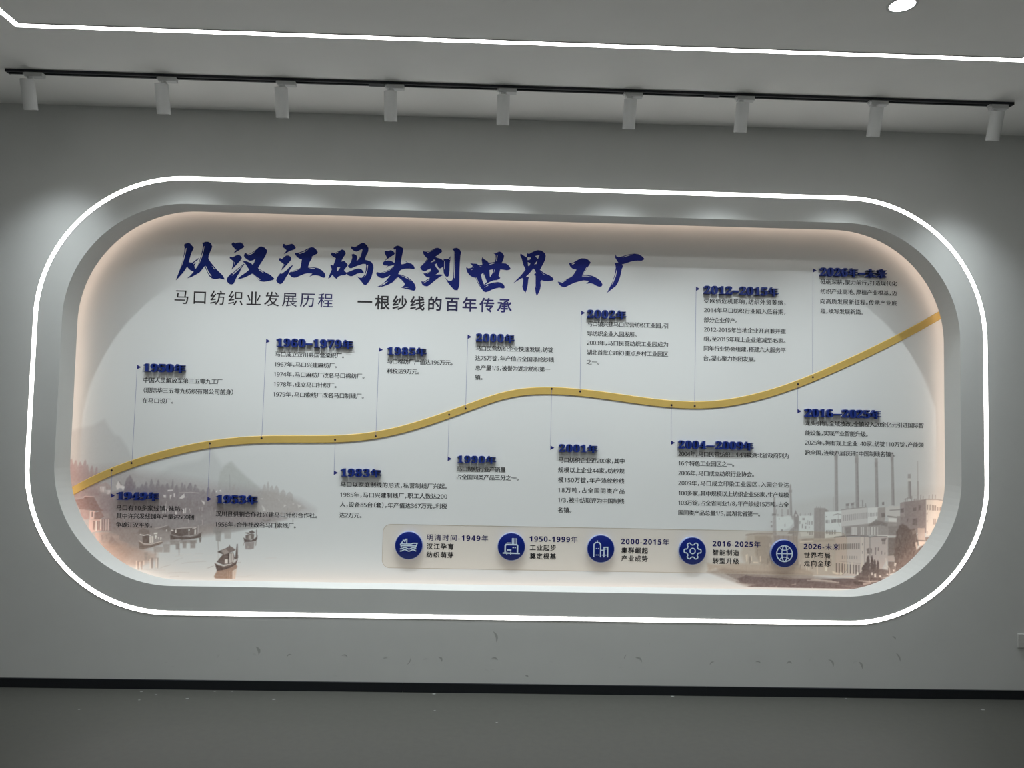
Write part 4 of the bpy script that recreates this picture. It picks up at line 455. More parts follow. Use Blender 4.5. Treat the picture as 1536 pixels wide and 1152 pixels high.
 (2246,798)],(134,121,116),(0.5,1.5751857877865532)),('l',[(2165,728),(2170,708)],(90,78,75),(0.5,1.0836424493117878)),('l',[(2159,752),(2157,728)],(102,
 90,86),(0.5,1.3817018258822202)),('l',[(2270,786),(2270,774)],(102,90,86),(0.5,0.8126306320089774)),('l',[(2195,786),(2197,777)],(90,78,75),(0.5,1.571131181801277)),
 ('l',[(2199,732),(2200,710)],(90,78,75),(0.5,1.6043917901854847)),('l',[(2176,693),(2180,672)],(102,90,86),(0.5,1.0977443668215132)),('l',[(2203,701),(2208,
 687)],(102,90,86),(0.5,1.0756559007851685)),('l',[(2220,714),(2219,699)],(90,78,75),(0.5,1.3908750886610957)),('l',[(2233,704),(2228,692)],(102,90,86),
 (0.5,1.1887444667403442)),('l',[(2264,774),(2265,752)],(90,78,75),(0.5,1.2562026511949727)),('l',[(2154,832),(2155,815)],(90,78,75),(0.5,0.8598249639724129)),
 ('l',[(2157,764),(2153,739)],(134,121,116),(0.5,1.615132932929271)),('l',[(2208,805),(2204,793)],(90,78,75),(0.5,1.4257237885320646)),('l',[(2195,706),
 (2192,694)],(134,121,116),(0.5,1.715166496465224)),('l',[(2253,714),(2253,690)],(134,121,116),(0.5,1.3612184638042963)),('l',[(2147,824),(2151,808)],(102,
 90,86),(0.5,0.8397677125483867)),('l',[(2221,811),(2224,792)],(102,90,86),(0.5,1.3770493762308456)),('l',[(2214,693),(2216,672)],(102,90,86),(0.5,0.8928056690285725)),
 ('l',[(2154,740),(2155,716)],(102,90,86),(0.5,1.63908424578129)),('l',[(2268,697),(2265,682)],(134,121,116),(0.5,1.0586517442273347)),('l',[(2184,834),
 (2187,817)],(134,121,116),(0.5,1.265531448877217)),('l',[(2166,789),(2163,765)],(90,78,75),(0.5,1.2576181850448482)),('l',[(2164,632),(2166,616)],(102,
 90,86),(0.5,1.4506239428720251)),('l',[(2168,805),(2168,785)],(134,121,116),(0.5,1.735345192054454)),('l',[(2190,830),(2189,813)],(102,90,86),(0.5,1.3361148487845482)),
 ('l',[(2261,722),(2263,707)],(134,121,116),(0.5,1.6359299250953434)),('l',[(2183,812),(2181,798)],(102,90,86),(0.5,1.0645975462100497)),('l',[(2226,704),
 (2231,695)],(90,78,75),(0.5,1.1364110670681753)),('l',[(2158,705),(2162,687)],(90,78,75),(0.5,1.5764315081545872)),('p',[(2268,847),(2309,846),(2310,778),
 (2269,779)],(186,170,162),(0.9,0.4)),('l',[(2265,777),(2308,776)],(110,97,93),(0.8,2)),('p',[(2273,774),(2308,774),(2310,763),(2292,747),(2275,751)],(206,
 190,180),(0.9,0.5)),('p',[(2253,766),(2265,770),(2267,735),(2261,724)],(205,190,180),(0.8,0.5)),('p',[(2311,796),(2340,798),(2332,777),(2312,774)],(120,
 106,101),(0.8,0.5)),('p',[(2234,831),(2262,839),(2261,820),(2238,808)],(160,147,141),(0.6,0.8)),('p',[(2097,690),(2133,693),(2137,660),(2097,657)],(176,
 164,159),(0.95,0.4)),('p',[(2099,658),(2136,658),(2142,599),(2099,587)],(120,108,104),(0.9,0.5)),('t',[(1987,577),(2011,692)],(98,86,84),(0.95,0)),('t',
 [(2009,585),(2029,693)],(98,86,84),(0.95,0)),('t',[(2024,585),(2042,670)],(98,86,84),(0.95,0)),('t',[(2042,586),(2058,666)],(98,86,84),(0.95,0)),('t',[(1962,
 577),(1985,638)],(98,86,84),(0.95,0)),('t',[(1973,577),(1997,654)],(98,86,84),(0.95,0)),('p',[(1958,607),(2064,617),(2103,610),(2111,579),(2024,555),(1918,
 557),(1919,576)],(108,96,93),(0.9,1)),('p',[(2005,597),(2013,597),(2013,581),(2005,581)],(212,204,198),(0.85,0.4)),('p',[(2020,589),(2032,591),(2032,570),
 (2022,570)],(212,204,198),(0.85,0.4)),('p',[(2048,582),(2060,582),(2062,569),(2050,571)],(212,204,198),(0.85,0.4)),('p',[(2079,628),(2085,629),(2083,617)],
 (212,204,198),(0.85,0.4)),('p',[(2126,614),(2136,614),(2134,599)],(212,204,198),(0.85,0.4)),('p',[(2135,652),(2148,651),(2142,633),(2134,635)],(212,204,
 198),(0.85,0.4)),('p',[(2087,590),(2099,591),(2107,579)],(212,204,198),(0.85,0.4)),('l',[(2087,675),(2091,640),(2107,621),(2109,583)],(206,198,192),(0.8,
 1)),('p',[(1829,598),(1840,594),(1839,579),(1829,578)],(220,211,203),(0.8,0.4)),('p',[(1923,599),(1934,595),(1933,580),(1922,580)],(220,211,203),(0.8,0.4)),
 ('p',[(1309,793),(1391,804),(1449,803),(1454,631),(1298,629),(1267,689)],(170,161,153),(0.65,3)),('p',[(1348,786),(1414,789),(1449,776),(1450,631),(1384,
 630),(1352,683)],(158,148,140),(0.7,1.5)),('l',[(1301,791),(1367,800),(1445,801)],(150,141,137),(0.6,2.4)),('p',[(1453,792),(1590,790),(1598,626),(1458,
 624)],(160,150,143),(0.8,1)),('l',[(1463,788),(1465,631)],(145,135,128),(0.45,1.6)),('l',[(1485,788),(1487,632)],(145,135,128),(0.45,1.6)),('l',[(1508,
 789),(1510,632)],(145,135,128),(0.45,1.6)),('l',[(1539,789),(1541,633)],(145,135,128),(0.45,1.6)),('l',[(1567,790),(1568,633)],(145,135,128),(0.45,1.6)),
 ('l',[(1586,790),(1588,633)],(145,135,128),(0.45,1.6)),('p',[(1594,775),(1805,783),(1805,576),(1594,580)],(180,171,163),(0.75,1)),('p',[(1602,762),(1672,
 769),(1676,761),(1602,752)],(206,199,192),(0.7,0.6)),('p',[(1613,775),(1680,780),(1680,769),(1613,764)],(158,149,142),(0.7,0.6)),('p',[(1680,771),(1797,
 779),(1797,767),(1680,757)],(168,159,151),(0.6,0.6)),('l',[(1565,705),(1564,671)],(206,198,190),(0.5,1.1083486710324257)),('l',[(1450,711),(1448,679)],
 (188,179,170),(0.5,1.698911782128198)),('l',[(1493,715),(1491,703)],(206,198,190),(0.5,1.4905378024073634)),('l',[(1754,671),(1752,648)],(136,126,118),
 (0.5,1.1217165710544554)),('l',[(1777,667),(1778,636)],(122,112,106),(0.5,1.633175499455442)),('l',[(1781,676),(1779,642)],(206,198,190),(0.5,1.3150479580268326)),
 ('l',[(1325,647),(1326,625)],(206,198,190),(0.5,0.9721807756010773)),('l',[(1569,616),(1569,599)],(136,126,118),(0.5,1.0817673523445839)),('l',[(1613,623),
 (1613,588)],(206,198,190),(0.5,0.8394778363864599)),('l',[(1303,616),(1303,592)],(122,112,106),(0.5,0.9841379952879156)),('l',[(1672,697),(1672,664)],(206,
 198,190),(0.5,0.8341962709721629)),('l',[(1383,644),(1384,630)],(136,126,118),(0.5,0.8333839762936032)),('l',[(1364,710),(1364,681)],(136,126,118),(0.5,
 1.501908915480446)),('l',[(1532,690),(1534,661)],(206,198,190),(0.5,1.2425147989437337)),('l',[(1571,701),(1569,673)],(188,179,170),(0.5,1.3390905219495597)),
 ('l',[(1536,627),(1538,608)],(122,112,106),(0.5,0.7578706404339056)),('l',[(1429,663),(1428,642)],(136,126,118),(0.5,0.9898428339888673)),('l',[(1379,616),
 (1377,590)],(136,126,118),(0.5,1.0124441278247296)),('l',[(1731,653),(1731,618)],(188,179,170),(0.5,1.0398450308634293)),('l',[(1666,670),(1667,641)],(206,
 198,190),(0.5,0.8593091456362795)),('l',[(1539,723),(1540,689)],(122,112,106),(0.5,0.7431724803698777)),('l',[(1561,671),(1559,654)],(136,126,118),(0.5,
 1.5526392542369827)),('l',[(1402,630),(1403,607)],(136,126,118),(0.5,1.3455975791346897)),('l',[(1767,704),(1766,691)],(122,112,106),(0.5,1.1348650767072102)),
 ('l',[(1438,640),(1438,612)],(188,179,170),(0.5,1.4845833129148305)),('l',[(1663,627),(1663,616)],(188,179,170),(0.5,0.7568338592614131)),('l',[(1282,634),
 (1281,610)],(188,179,170),(0.5,1.5988528758504224)),('l',[(1525,691),(1523,657)],(188,179,170),(0.5,1.5348138080422706)),('l',[(1603,645),(1604,616)],(206,
 198,190),(0.5,1.3514132535793943)),('l',[(1512,667),(1514,636)],(136,126,118),(0.5,0.8001356879926315)),('l',[(1472,712),(1470,701)],(188,179,170),(0.5,
 0.7579713828862236)),('l',[(1375,624),(1374,591)],(206,198,190),(0.5,1.5944831072081538)),('l',[(1643,701),(1643,677)],(188,179,170),(0.5,1.6609315322811198)),
 ('l',[(1421,663),(1419,632)],(122,112,106),(0.5,1.4627386904662933)),('l',[(1740,625),(1742,602)],(188,179,170),(0.5,1.4326282277014344)),('l',[(1383,656),
 (1384,620)],(206,198,190),(0.5,0.8920807944325068)),('l',[(1560,631),(1559,617)],(188,179,170),(0.5,1.0623929084497046)),('l',[(1351,688),(1349,673)],(188,
 179,170),(0.5,1.648141344673448)),('l',[(1672,648),(1672,613)],(122,112,106),(0.5,1.4264197537635415)),('l',[(1748,673),(1748,633)],(122,112,106),(0.5,
 1.4569800904805734)),('l',[(1530,634),(1530,597)],(188,179,170),(0.5,0.8706860392780138)),('l',[(1502,674),(1504,656)],(122,112,106),(0.5,0.8092219935104376)),
 ('l',[(1549,638),(1549,624)],(122,112,106),(0.5,0.7943119904475958)),('l',[(1665,680),(1664,644)],(206,198,190),(0.5,1.0095387565305998)),('l',[(1637,711),
 (1637,698)],(206,198,190),(0.5,0.7406926757625415)),('l',[(1549,671),(1548,656)],(122,112,106),(0.5,1.3160592693799469)),('l',[(1581,617),(1581,580)],(206,
 198,190),(0.5,1.2899835549489496)),('l',[(1313,678),(1313,662)],(188,179,170),(0.5,0.7879381000124801)),('l',[(1457,699),(1458,674)],(206,198,190),(0.5,
 1.5302010585537251)),('l',[(1540,719),(1542,688)],(206,198,190),(0.5,1.2949276106661523)),('l',[(1750,693),(1750,655)],(122,112,106),(0.5,1.2133217610930114)),
 ('l',[(1324,663),(1326,640)],(136,126,118),(0.5,1.3150913963361082)),('l',[(1491,675),(1489,651)],(206,198,190),(0.5,1.0060123680995927)),('l',[(1470,655),
 (1470,639)],(188,179,170),(0.5,0.8431431452477783)),('l',[(1438,659),(1438,627)],(206,198,190),(0.5,0.7675009408760852)),('l',[(1318,650),(1317,620)],(206,
 198,190),(0.5,1.1335011799376873)),('l',[(1433,645),(1433,605)],(188,179,170),(0.5,1.5417195041942753)),('l',[(1606,631),(1604,606)],(122,112,106),(0.5,
 1.54946942050005)),('l',[(1322,671),(1321,633)],(122,112,106),(0.5,1.6428192423852281)),('l',[(1778,684),(1779,644)],(136,126,118),(0.5,0.8445708107014646)),
 ('p',[(1298,682),(1310,686),(1308,644),(1302,644)],(212,204,195),(0.75,0.5)),('p',[(1329,675),(1333,675),(1333,648),(1329,648)],(212,204,195),(0.75,0.5)),
 ('p',[(1378,676),(1384,676),(1383,645),(1378,645)],(212,204,195),(0.75,0.5)),('p',[(1341,645),(1368,643),(1368,637),(1341,637)],(212,204,195),(0.75,0.5)),
 ('p',[(1415,627),(1427,623),(1423,612)],(212,204,195),(0.75,0.5)),('p',[(1536,621),(1551,621),(1551,612),(1538,610)],(212,204,195),(0.75,0.5)),('p',[(1434,
 749),(1438,734),(1432,726)],(212,204,195),(0.75,0.5)),('p',[(1696,627),(1703,624),(1704,582),(1698,582)],(205,197,188),(0.7,0.4)),('p',[(1743,621),(1758,
 621),(1756,598),(1745,600)],(220,213,205),(0.85,0.5)),('p',[(1784,602),(1821,589),(1817,582),(1788,587)],(214,205,196),(0.85,0.5)),('l',[(1641,619),(1641,
 604)],(214,206,198),(0.7,1.2)),('l',[(1653,619),(1653,604)],(214,206,198),(0.7,1.2)),('p',[(1081,633),(1139,626),(1244,635),(1298,632),(1450,631),(1586,
 626),(1679,589),(1679,536),(1431,532),(1275,552),(1182,581),(1131,603),(1089,587)],(168,157,148),(0.8,2)),('p',[(1081,584),(1174,607),(1305,595),(1529,
 591),(1791,558),(1979,561),(2129,571),(2356,597),(2507,599),(2505,397),(1343,435),(1305,507)],(140,128,122),(0.6,2)),('p',[(1182,577),(1244,582),(1299,
 575),(1431,570),(1587,557),(1679,559),(1679,528),(1470,532),(1322,545),(1252,540)],(128,116,111),(0.75,1)),('p',[(1252,552),(1299,568),(1392,558),(1548,
 553),(1704,555),(1977,567),(2252,564),(2370,573),(2488,587),(2487,464),(1626,459),(1353,489),(1314,511),(1353,519),(1268,529)],(103,90,89),(0.9,1)),('l',
 [(1248,533),(1314,522),(1353,519)],(120,108,104),(0.6,2)),('l',[(1314,507),(1392,503),(1470,509)],(134,120,116),(0.5,2.4)),('l',[(1470,509),(1474,494)],
 (190,178,170),(0.6,1.2)),('l',[(1559,522),(1579,525)],(160,148,141),(0.7,1.4)),('l',[(1299,568),(1299,530)],(90,78,76),(0.3,3)),('l',[(1392,558),(1509,
 552)],(88,76,75),(0.5,2)),('l',[(1645,547),(1743,544),(1821,538)],(180,168,160),(0.6,2)),('l',[(1665,553),(1782,547)],(190,178,170),(0.6,1.5)),('l',[(1509,
 502),(1587,500)],(120,106,102),(0.5,2)),('l',[(1672,555),(1727,548),(1805,541)],(176,165,158),(0.6,1.8)),('l',[(1672,509),(1680,498)],(180,168,160),(0.5,
 1.2)),('l',[(1727,544),(1844,523),(1922,509)],(138,124,119),(0.5,1.6)),('l',[(1680,576),(1762,577),(1844,569),(1915,562)],(196,186,178),(0.7,2.2)),('l',
 [(1934,549),(2001,546),(2040,549)],(190,180,172),(0.7,1.6)),('l',[(1961,532),(1997,539)],(186,174,166),(0.6,3)),('l',[(1915,566),(2001,560),(2052,561)],
 (96,84,82),(0.6,4)),('p',[(1903,543),(1954,546),(1958,525),(1915,528)],(84,73,72),(0.8,0.8)),('l',[(1991,583),(1993,548)],(190,180,172),(0.7,1.2)),('l',
 [(1922,572),(1922,555)],(130,118,113),(0.5,0.7)),('l',[(1931,572),(1931,555)],(130,118,113),(0.5,0.7)),('l',[(1940,572),(1940,555)],(130,118,113),(0.5,
 0.7)),('l',[(1948,572),(1948,555)],(130,118,113),(0.5,0.7)),('l',[(1957,573),(1957,555)],(130,118,113),(0.5,0.7)),('l',[(1966,573),(1965,555)],(130,118,
 113),(0.5,0.7)),('l',[(1974,573),(1974,556)],(130,118,113),(0.5,0.7)),('l',[(1983,573),(1983,556)],(130,118,113),(0.5,0.7)),('l',[(1991,573),(1991,556)],
 (130,118,113),(0.5,0.7)),('l',[(2000,573),(2000,556)],(130,118,113),(0.5,0.7))]

# ------------------------------------------------------------------ materials
def lin(c):
    return tuple((v / 255.0 / 12.92) if v / 255.0 <= 0.04045 else ((v / 255.0 + 0.055) / 1.055) ** 2.4 for v in c)

def mat(name, rgb, rough=0.6, metal=0.0, spec=0.5, noise=0.0, nscale=40.0, bump=0.0):
    m = bpy.data.materials.new(name)
    m.use_nodes = True
    nt = m.node_tree
    b = nt.nodes['Principled BSDF']
    b.inputs['Base Color'].default_value = (*rgb, 1)
    b.inputs['Roughness'].default_value = rough
    b.inputs['Metallic'].default_value = metal
    b.inputs['Specular IOR Level'].default_value = spec
    if noise or bump:
        tc = nt.nodes.new('ShaderNodeTexCoord')
        n = nt.nodes.new('ShaderNodeTexNoise')
        n.inputs['Scale'].default_value = nscale
        n.inputs['Detail'].default_value = 4
        nt.links.new(tc.outputs['Object'], n.inputs['Vector'])
        if noise:
            r = nt.nodes.new('ShaderNodeValToRGB')
            r.color_ramp.elements[0].position, r.color_ramp.elements[1].position = 0.3, 0.7
            r.color_ramp.elements[0].color = (*[v * (1 - noise) for v in rgb], 1)
            r.color_ramp.elements[1].color = (*[min(1, v * (1 + noise)) for v in rgb], 1)
            nt.links.new(n.outputs['Fac'], r.inputs['Fac'])
            nt.links.new(r.outputs['Color'], b.inputs['Base Color'])
        if bump:
            bp = nt.nodes.new('ShaderNodeBump')
            bp.inputs['Strength'].default_value = bump
            bp.inputs['Distance'].default_value = 0.002
            nt.links.new(n.outputs['Fac'], bp.inputs['Height'])
            nt.links.new(bp.outputs['Normal'], b.inputs['Normal'])
    return m

def emit(name, rgb, strength):
    m = bpy.data.materials.new(name)
    m.use_nodes = True
    nt = m.node_tree
    nt.nodes.clear()
    e = nt.nodes.new('ShaderNodeEmission')
    e.inputs[0].default_value = (*rgb, 1)
    e.inputs[1].default_value = strength
    out = nt.nodes.new('ShaderNodeOutputMaterial')
    nt.links.new(e.outputs[0], out.inputs[0])
    return m

def ramp_ink(name, stops):
    """printed ink whose colour runs along the width of the lettering"""
    m = mat(name, (0, 0, 0), 0.5)
    nt = m.node_tree
    tc = nt.nodes.new('ShaderNodeTexCoord')
    sx = nt.nodes.new('ShaderNodeSeparateXYZ')
    r = nt.nodes.new('ShaderNodeValToRGB')
    while len(r.color_ramp.elements) < len(stops):
        r.color_ramp.elements.new(0.5)
    for e, (p, c) in zip(r.color_ramp.elements, stops):
        e.position = p
        e.color = (*lin(c), 1)
    nt.links.new(tc.outputs['Generated'], sx.inputs[0])
    nt.links.new(sx.outputs['X'], r.inputs['Fac'])
    nt.links.new(r.outputs['Color'], nt.nodes['Principled BSDF'].inputs['Base Color'])
    return m

PAPER_RGB = (0.78, 0.79, 0.785)
M_WALL = mat('wall_paint', (0.645, 0.655, 0.645), 0.75, spec=0.25, noise=0.015, nscale=6, bump=0.08)
M_CEIL = mat('ceiling_paint', (0.84, 0.84, 0.825), 0.85, spec=0.2, noise=0.012, nscale=5)
M_FLOOR = mat('floor_coating', (0.079, 0.080, 0.072), 0.45, spec=0.35, noise=0.05, nscale=30, bump=0.05)
M_BLACK = mat('black_metal', (0.006, 0.008, 0.012), 0.4)
M_RAIL = mat('rail_black', (0.006, 0.009, 0.015), 0.45)
M_SCUFF = mat('scuff', (0.42, 0.43, 0.42), 0.8)
M_SCUFF2 = mat('scuff_light', (0.60, 0.61, 0.60), 0.8)
M_WHITE = mat('white_lamp_body', (0.62, 0.63, 0.63), 0.5, spec=0.3)
M_PLATE = mat('socket_plastic', (0.60, 0.60, 0.58), 0.4)
M_ALU = mat('white_profile', (0.6, 0.6, 0.6), 0.5)
M_PAPER = mat('panel_print', PAPER_RGB, 0.55, spec=0.3)
M_INK = mat('black_ink', lin((25, 26, 33)), 0.6, spec=0.15)
M_NAVYINK = mat('navy_ink', lin((28, 28, 92)), 0.6, spec=0.15)
M_LINE = mat('pointer_ink', lin((132, 134, 176)), 0.5)
M_DOT = mat('dot_ink', lin((28, 20, 40)), 0.5)
M_TRI = mat('triangle_ink', lin((34, 40, 118)), 0.5)
M_LETTER = mat('blue_acrylic', lin((18, 44, 124)), 0.4)
M_DISC = mat('disc_blue', lin((8, 30, 112)), 0.35, spec=0.3)
M_RIM = mat('disc_edge', lin((150, 165, 208)), 0.3)
M_ICON = mat('icon_white', lin((205, 220, 232)), 0.4)
M_GOLD = mat('gold_acrylic', lin((206, 174, 96)), 0.42, noise=0.03, nscale=12)
M_LEGLINE = mat('legend_outline', lin((196, 186, 170)), 0.5)
M_LOOP = emit('strip_light', (1.0, 0.985, 0.95), LOOP_L)
M_CSTRIP = emit('ceiling_strip_light', (1.0, 1.0, 0.965), CEIL_L)
M_COVE = emit('cove_light', (1.0, 0.78, 0.64), COVE_L)
M_LENS = emit('lamp_lens', (0.95, 0.99, 1.0), 0.4)
M_DLENS = emit('downlight_lens', (1.0, 1.0, 1.0), 12.0)
M_TITLE = ramp_ink('title_ink', [(0.0, (16, 30, 104)), (0.5, (20, 32, 112)), (1.0, (40, 42, 132))])
M_SUB1 = ramp_ink('subtitle_ink', [(0.0, (38, 30, 32)), (0.62, (38, 32, 40)), (1.0, (36, 34, 104))])
M_SUB2 = ramp_ink('subtitle_bold_ink', [(0.0, (42, 40, 40)), (0.45, (40, 36, 48)), (1.0, (40, 34, 116))])

# the legend's pale wash is transparent ink: it tints whatever is printed below it
M_LEG = bpy.data.materials.new('legend_wash')
M_LEG.use_nodes = True
_nt = M_LEG.node_tree
_nt.nodes.clear()
_t = _nt.nodes.new('ShaderNodeBsdfTransparent')
_t.inputs[0].default_value = (0.98, 0.94, 0.90, 1)
_o = _nt.nodes.new('ShaderNodeOutputMaterial')
_nt.links.new(_t.outputs[0], _o.inputs[0])

M_PRINT = bpy.data.materials.new('picture_print')
M_PRINT.use_nodes = True
_nt = M_PRINT.node_tree
_at = _nt.nodes.new('ShaderNodeAttribute')
_at.attribute_name = 'print_colour'
_nt.links.new(_at.outputs['Color'], _nt.nodes['Principled BSDF'].inputs['Base Color'])
_nt.nodes['Principled BSDF'].inputs['Roughness'].default_value = 0.55
_nt.nodes['Principled BSDF'].inputs['Specular IOR Level'].default_value = 0.3

# ------------------------------------------------------------------ object helpers
def link(name, me, parent=None, loc=None):
    o = bpy.data.objects.new(name, me)
    COL.objects.link(o)
    if parent is not None:
        o.parent = parent
    if loc is not None:
        o.location = loc
    return o

def build(name, bm, mats, parent=None, loc=None, smooth=False):
    me = bpy.data.meshes.new(name)
    bmesh.ops.recalc_face_normals(bm, faces=bm.faces[:])
    bm.to_mesh(me)
    bm.free()
    for m in (mats if isinstance(mats, (list, tuple)) else [mats]):
        me.materials.append(m)
    if smooth:
        for p in me.polygons:
            p.use_smooth = True
        me.set_sharp_from_angle(angle=math.radians(35))
    return link(name, me, parent, loc)

def flat(name, verts, faces, mats, parent=None, idx=None):
    me = bpy.data.meshes.new(name)
    me.from_pydata(verts, [], faces)
    for m in (mats if isinstance(mats, (list, tuple)) else [mats]):
        me.materials.append(m)
    if idx:
        me.polygons.foreach_set('material_index', idx)
    me.update()
    return link(name, me, parent)

def empty(name, loc=(0, 0, 0)):
    o = bpy.data.objects.new(name, None)
    o.empty_display_size = 0.05
    o.location = loc
    COL.objects.link(o)
    return o

def tag(o, label, cat, group=None):
    o['label'] = label
    o['category'] = cat
    if group:
        o['group'] = group
    return o

def struct(o):
    o['kind'] = 'structure'
    return o

def add_box(bm, lo, hi, bevel=0.0):
    r = bmesh.ops.create_cube(bm, size=1.0)
    vs = r['verts']
    for v in vs:
        v.co = Vector([lo[i] + (v.co[i] + 0.5) * (hi[i] - lo[i]) for i in range(3)])
    if bevel:
        es = list({e for v in vs for e in v.link_edges})
        bmesh.ops.bevel(bm, geom=es, offset=bevel, segments=2, affect='EDGES', profile=0.6)

def add_lathe(bm, prof, n=32, mtx=None, cap0=True, cap1=True):
    """prof: (radius, z) from one end to the other, turned about z"""
    rings = []
    for r, z in prof:
        ring = []
        for i in range(n):
            a = 2 * math.pi * i / n
            co = Vector((r * math.cos(a), r * math.sin(a), z))
            ring.append(bm.verts.new(mtx @ co if mtx else co))
        rings.append(ring)
    for a, b in zip(rings, rings[1:]):
        for i in range(n):
            bm.faces.new((a[i], a[(i + 1) % n], b[(i + 1) % n], b[i]))
    if cap0:
        bm.faces.new(rings[0][::-1])
    if cap1:
        bm.faces.new(rings[-1])

def rrect(w, h, r, n=28):
    pts = []
    for cx, cz, a0 in ((w / 2 - r, h / 2 - r, 0), (-w / 2 + r, h / 2 - r, 90), (-w / 2 + r, -h / 2 + r, 180), (w / 2 - r, -h / 2 + r, 270)):
        for i in range(n + 1):
            a = math.radians(a0 + 90 * i / n)
            pts.append((cx + r * math.cos(a), cz + r * math.sin(a)))
    return pts

def ring_loop(bm, pts, y, zoff=MID):
    return [bm.verts.new((x, y, z + zoff)) for x, z in pts]

def bridge(bm, a, b, mi=0):
    n = len(a)
    for i in range(n):
        f = bm.faces.new((a[i], a[(i + 1) % n], b[(i + 1) % n], b[i]))
        f.material_index = mi

# ------------------------------------------------------------------ the room
# front wall with the rounded niche: face, lip, back of the lip, hidden cavity
bm = bmesh.new()
hole = rrect(NW, NH, NR)
front = ring_loop(bm, hole, 0.0)
outer = [bm.verts.new((x, 0, z)) for x, z in ((-RX, 0), (RX, 0), (RX, CEIL), (-RX, CEIL))]
edges = [bm.edges.new((front[i], front[(i + 1) % len(front)])) for i in range(len(front))]
edges += [bm.edges.new((outer[i], outer[(i + 1) % 4])) for i in range(4)]
bmesh.ops.triangle_fill(bm, use_beauty=True, use_dissolve=False, edges=edges)
back = ring_loop(bm, hole, LIP)
bridge(bm, front, back)
wide = rrect(NW + 2 * CAV, NH + 2 * CAV, NR + CAV)
w1, w2 = ring_loop(bm, wide, LIP), ring_loop(bm, wide, PY + 0.02)
bridge(bm, back, w1)
bridge(bm, w1, w2)
bm.faces.new(w2)
# scuffs rubbed into the paint below the niche: (x, z, length, width, angle, bend, shade)
def scuff(x, z, l, w, ang, bend, mi):
    n = 7
    ca, sa = math.cos(ang), math.sin(ang)
    L, R = [], []
    for i in range(n):
        t = i / (n - 1) - 0.5
        u, v = t * l, bend * l * (0.25 - t * t) * 2
        hw = w / 2 * (1 - (2 * abs(t)) ** 2.2) + 0.0003
        for sgn, out in ((1, L), (-1, R)):
            uu, vv = u, v + sgn * hw
            out.append(bm.verts.new((x + uu * ca - vv * sa, -0.0006, z + uu * sa + vv * ca)))
    for i in range(n - 1):
        f = bm.faces.new((L[i], L[i + 1], R[i + 1], R[i]))
        f.material_index = mi
for s in SCUFFS:
    scuff(*s)
me_wall = build('wall_front', bm, [M_WALL, M_SCUFF, M_SCUFF2])
struct(me_wall)

def quad(name, pts, m):
    return struct(flat(name, pts, [(0, 1, 2, 3)], m))
quad('wall_left', [(-RX, 0, 0), (-RX, YB, 0), (-RX, YB, CEIL), (-RX, 0, CEIL)], M_WALL)
quad('wall_right', [(RX, 0, 0), (RX, 0, CEIL), (RX, YB, CEIL), (RX, YB, 0)], M_WALL)
quad('wall_back', [(-RX, YB, 0), (RX, YB, 0), (RX, YB, CEIL), (-RX, YB, CEIL)], M_WALL)
quad('ceiling', [(-RX, 0, CEIL), (-RX, YB, CEIL), (RX, YB, CEIL), (RX, 0, CEIL)], M_CEIL)
# floor, with a few paint specks near the wall
bm = bmesh.new()
bm.faces.new([bm.verts.new(c) for c in ((-RX, 0, 0), (RX, 0, 0), (RX, YB, 0), (-RX, YB, 0))])
for x, y, r, mi in SPECKS:
    f = bm.faces.new([bm.verts.new((x + r * 1.6 * math.cos(a * 1.05), y + r * math.sin(a * 1.05), 0.0006)) for a in range(6)])
    f.material_index = mi
struct(build('floor', bm, [M_FLOOR, M_SCUFF, M_SCUFF]))
# black skirting with its joints
bm = bmesh.new()
for a, b in ((-RX, -0.552), (-0.5515, 1.012), (1.0125, RX)):
    add_box(bm, (a, -0.010, 0.0), (b, 0.0, 0.047), 0.0012)
struct(build('baseboard_front', bm, M_BLACK))

# ------------------------------------------------------------------ strip lights
def strip_loop(name, w, h, r, half, y0, y1, m, parent, n=28):
    bm = bmesh.new()
    o1, i1 = rrect(w + 2 * half, h + 2 * half, r + half, n), rrect(w - 2 * half, h - 2 * half, r - half, n)
    a, b, c, d = ring_loop(bm, o1, y1), ring_loop(bm, o1, y0), ring_loop(bm, i1, y0), ring_loop(bm, i1, y1)
    bridge(bm, a, b); bridge(bm, b, c); bridge(bm, c, d); bridge(bm, d, a)
    return build(name, bm, m, parent)

loop = tag(empty('strip_light', (0, 0, 0)), 'glowing white strip light looping round the niche on the grey wall', 'strip light')
strip_loop('diffuser', LOOP_W, LOOP_H, LOOP_R, 0.0096, -0.002, 0.0, M_LOOP, loop)
bm = bmesh.new()
for off in (0.012, -0.012):
    o1 = rrect(LOOP_W + 2 * off + 0.003, LOOP_H + 2 * off + 0.003, LOOP_R + off + 0.0015)
    i1 = rrect(LOOP_W + 2 * off - 0.003, LOOP_H + 2 * off - 0.003, LOOP_R + off - 0.0015)
    a, b, c, d = ring_loop(bm, o1, 0.0), ring_loop(bm, o1, -0.0010), ring_loop(bm, i1, -0.0010), ring_loop(bm, i1, 0.0)
    bridge(bm, a, b); bridge(bm, b, c); bridge(bm, c, d); bridge(bm, d, a)
build('profile', bm, M_ALU, loop)

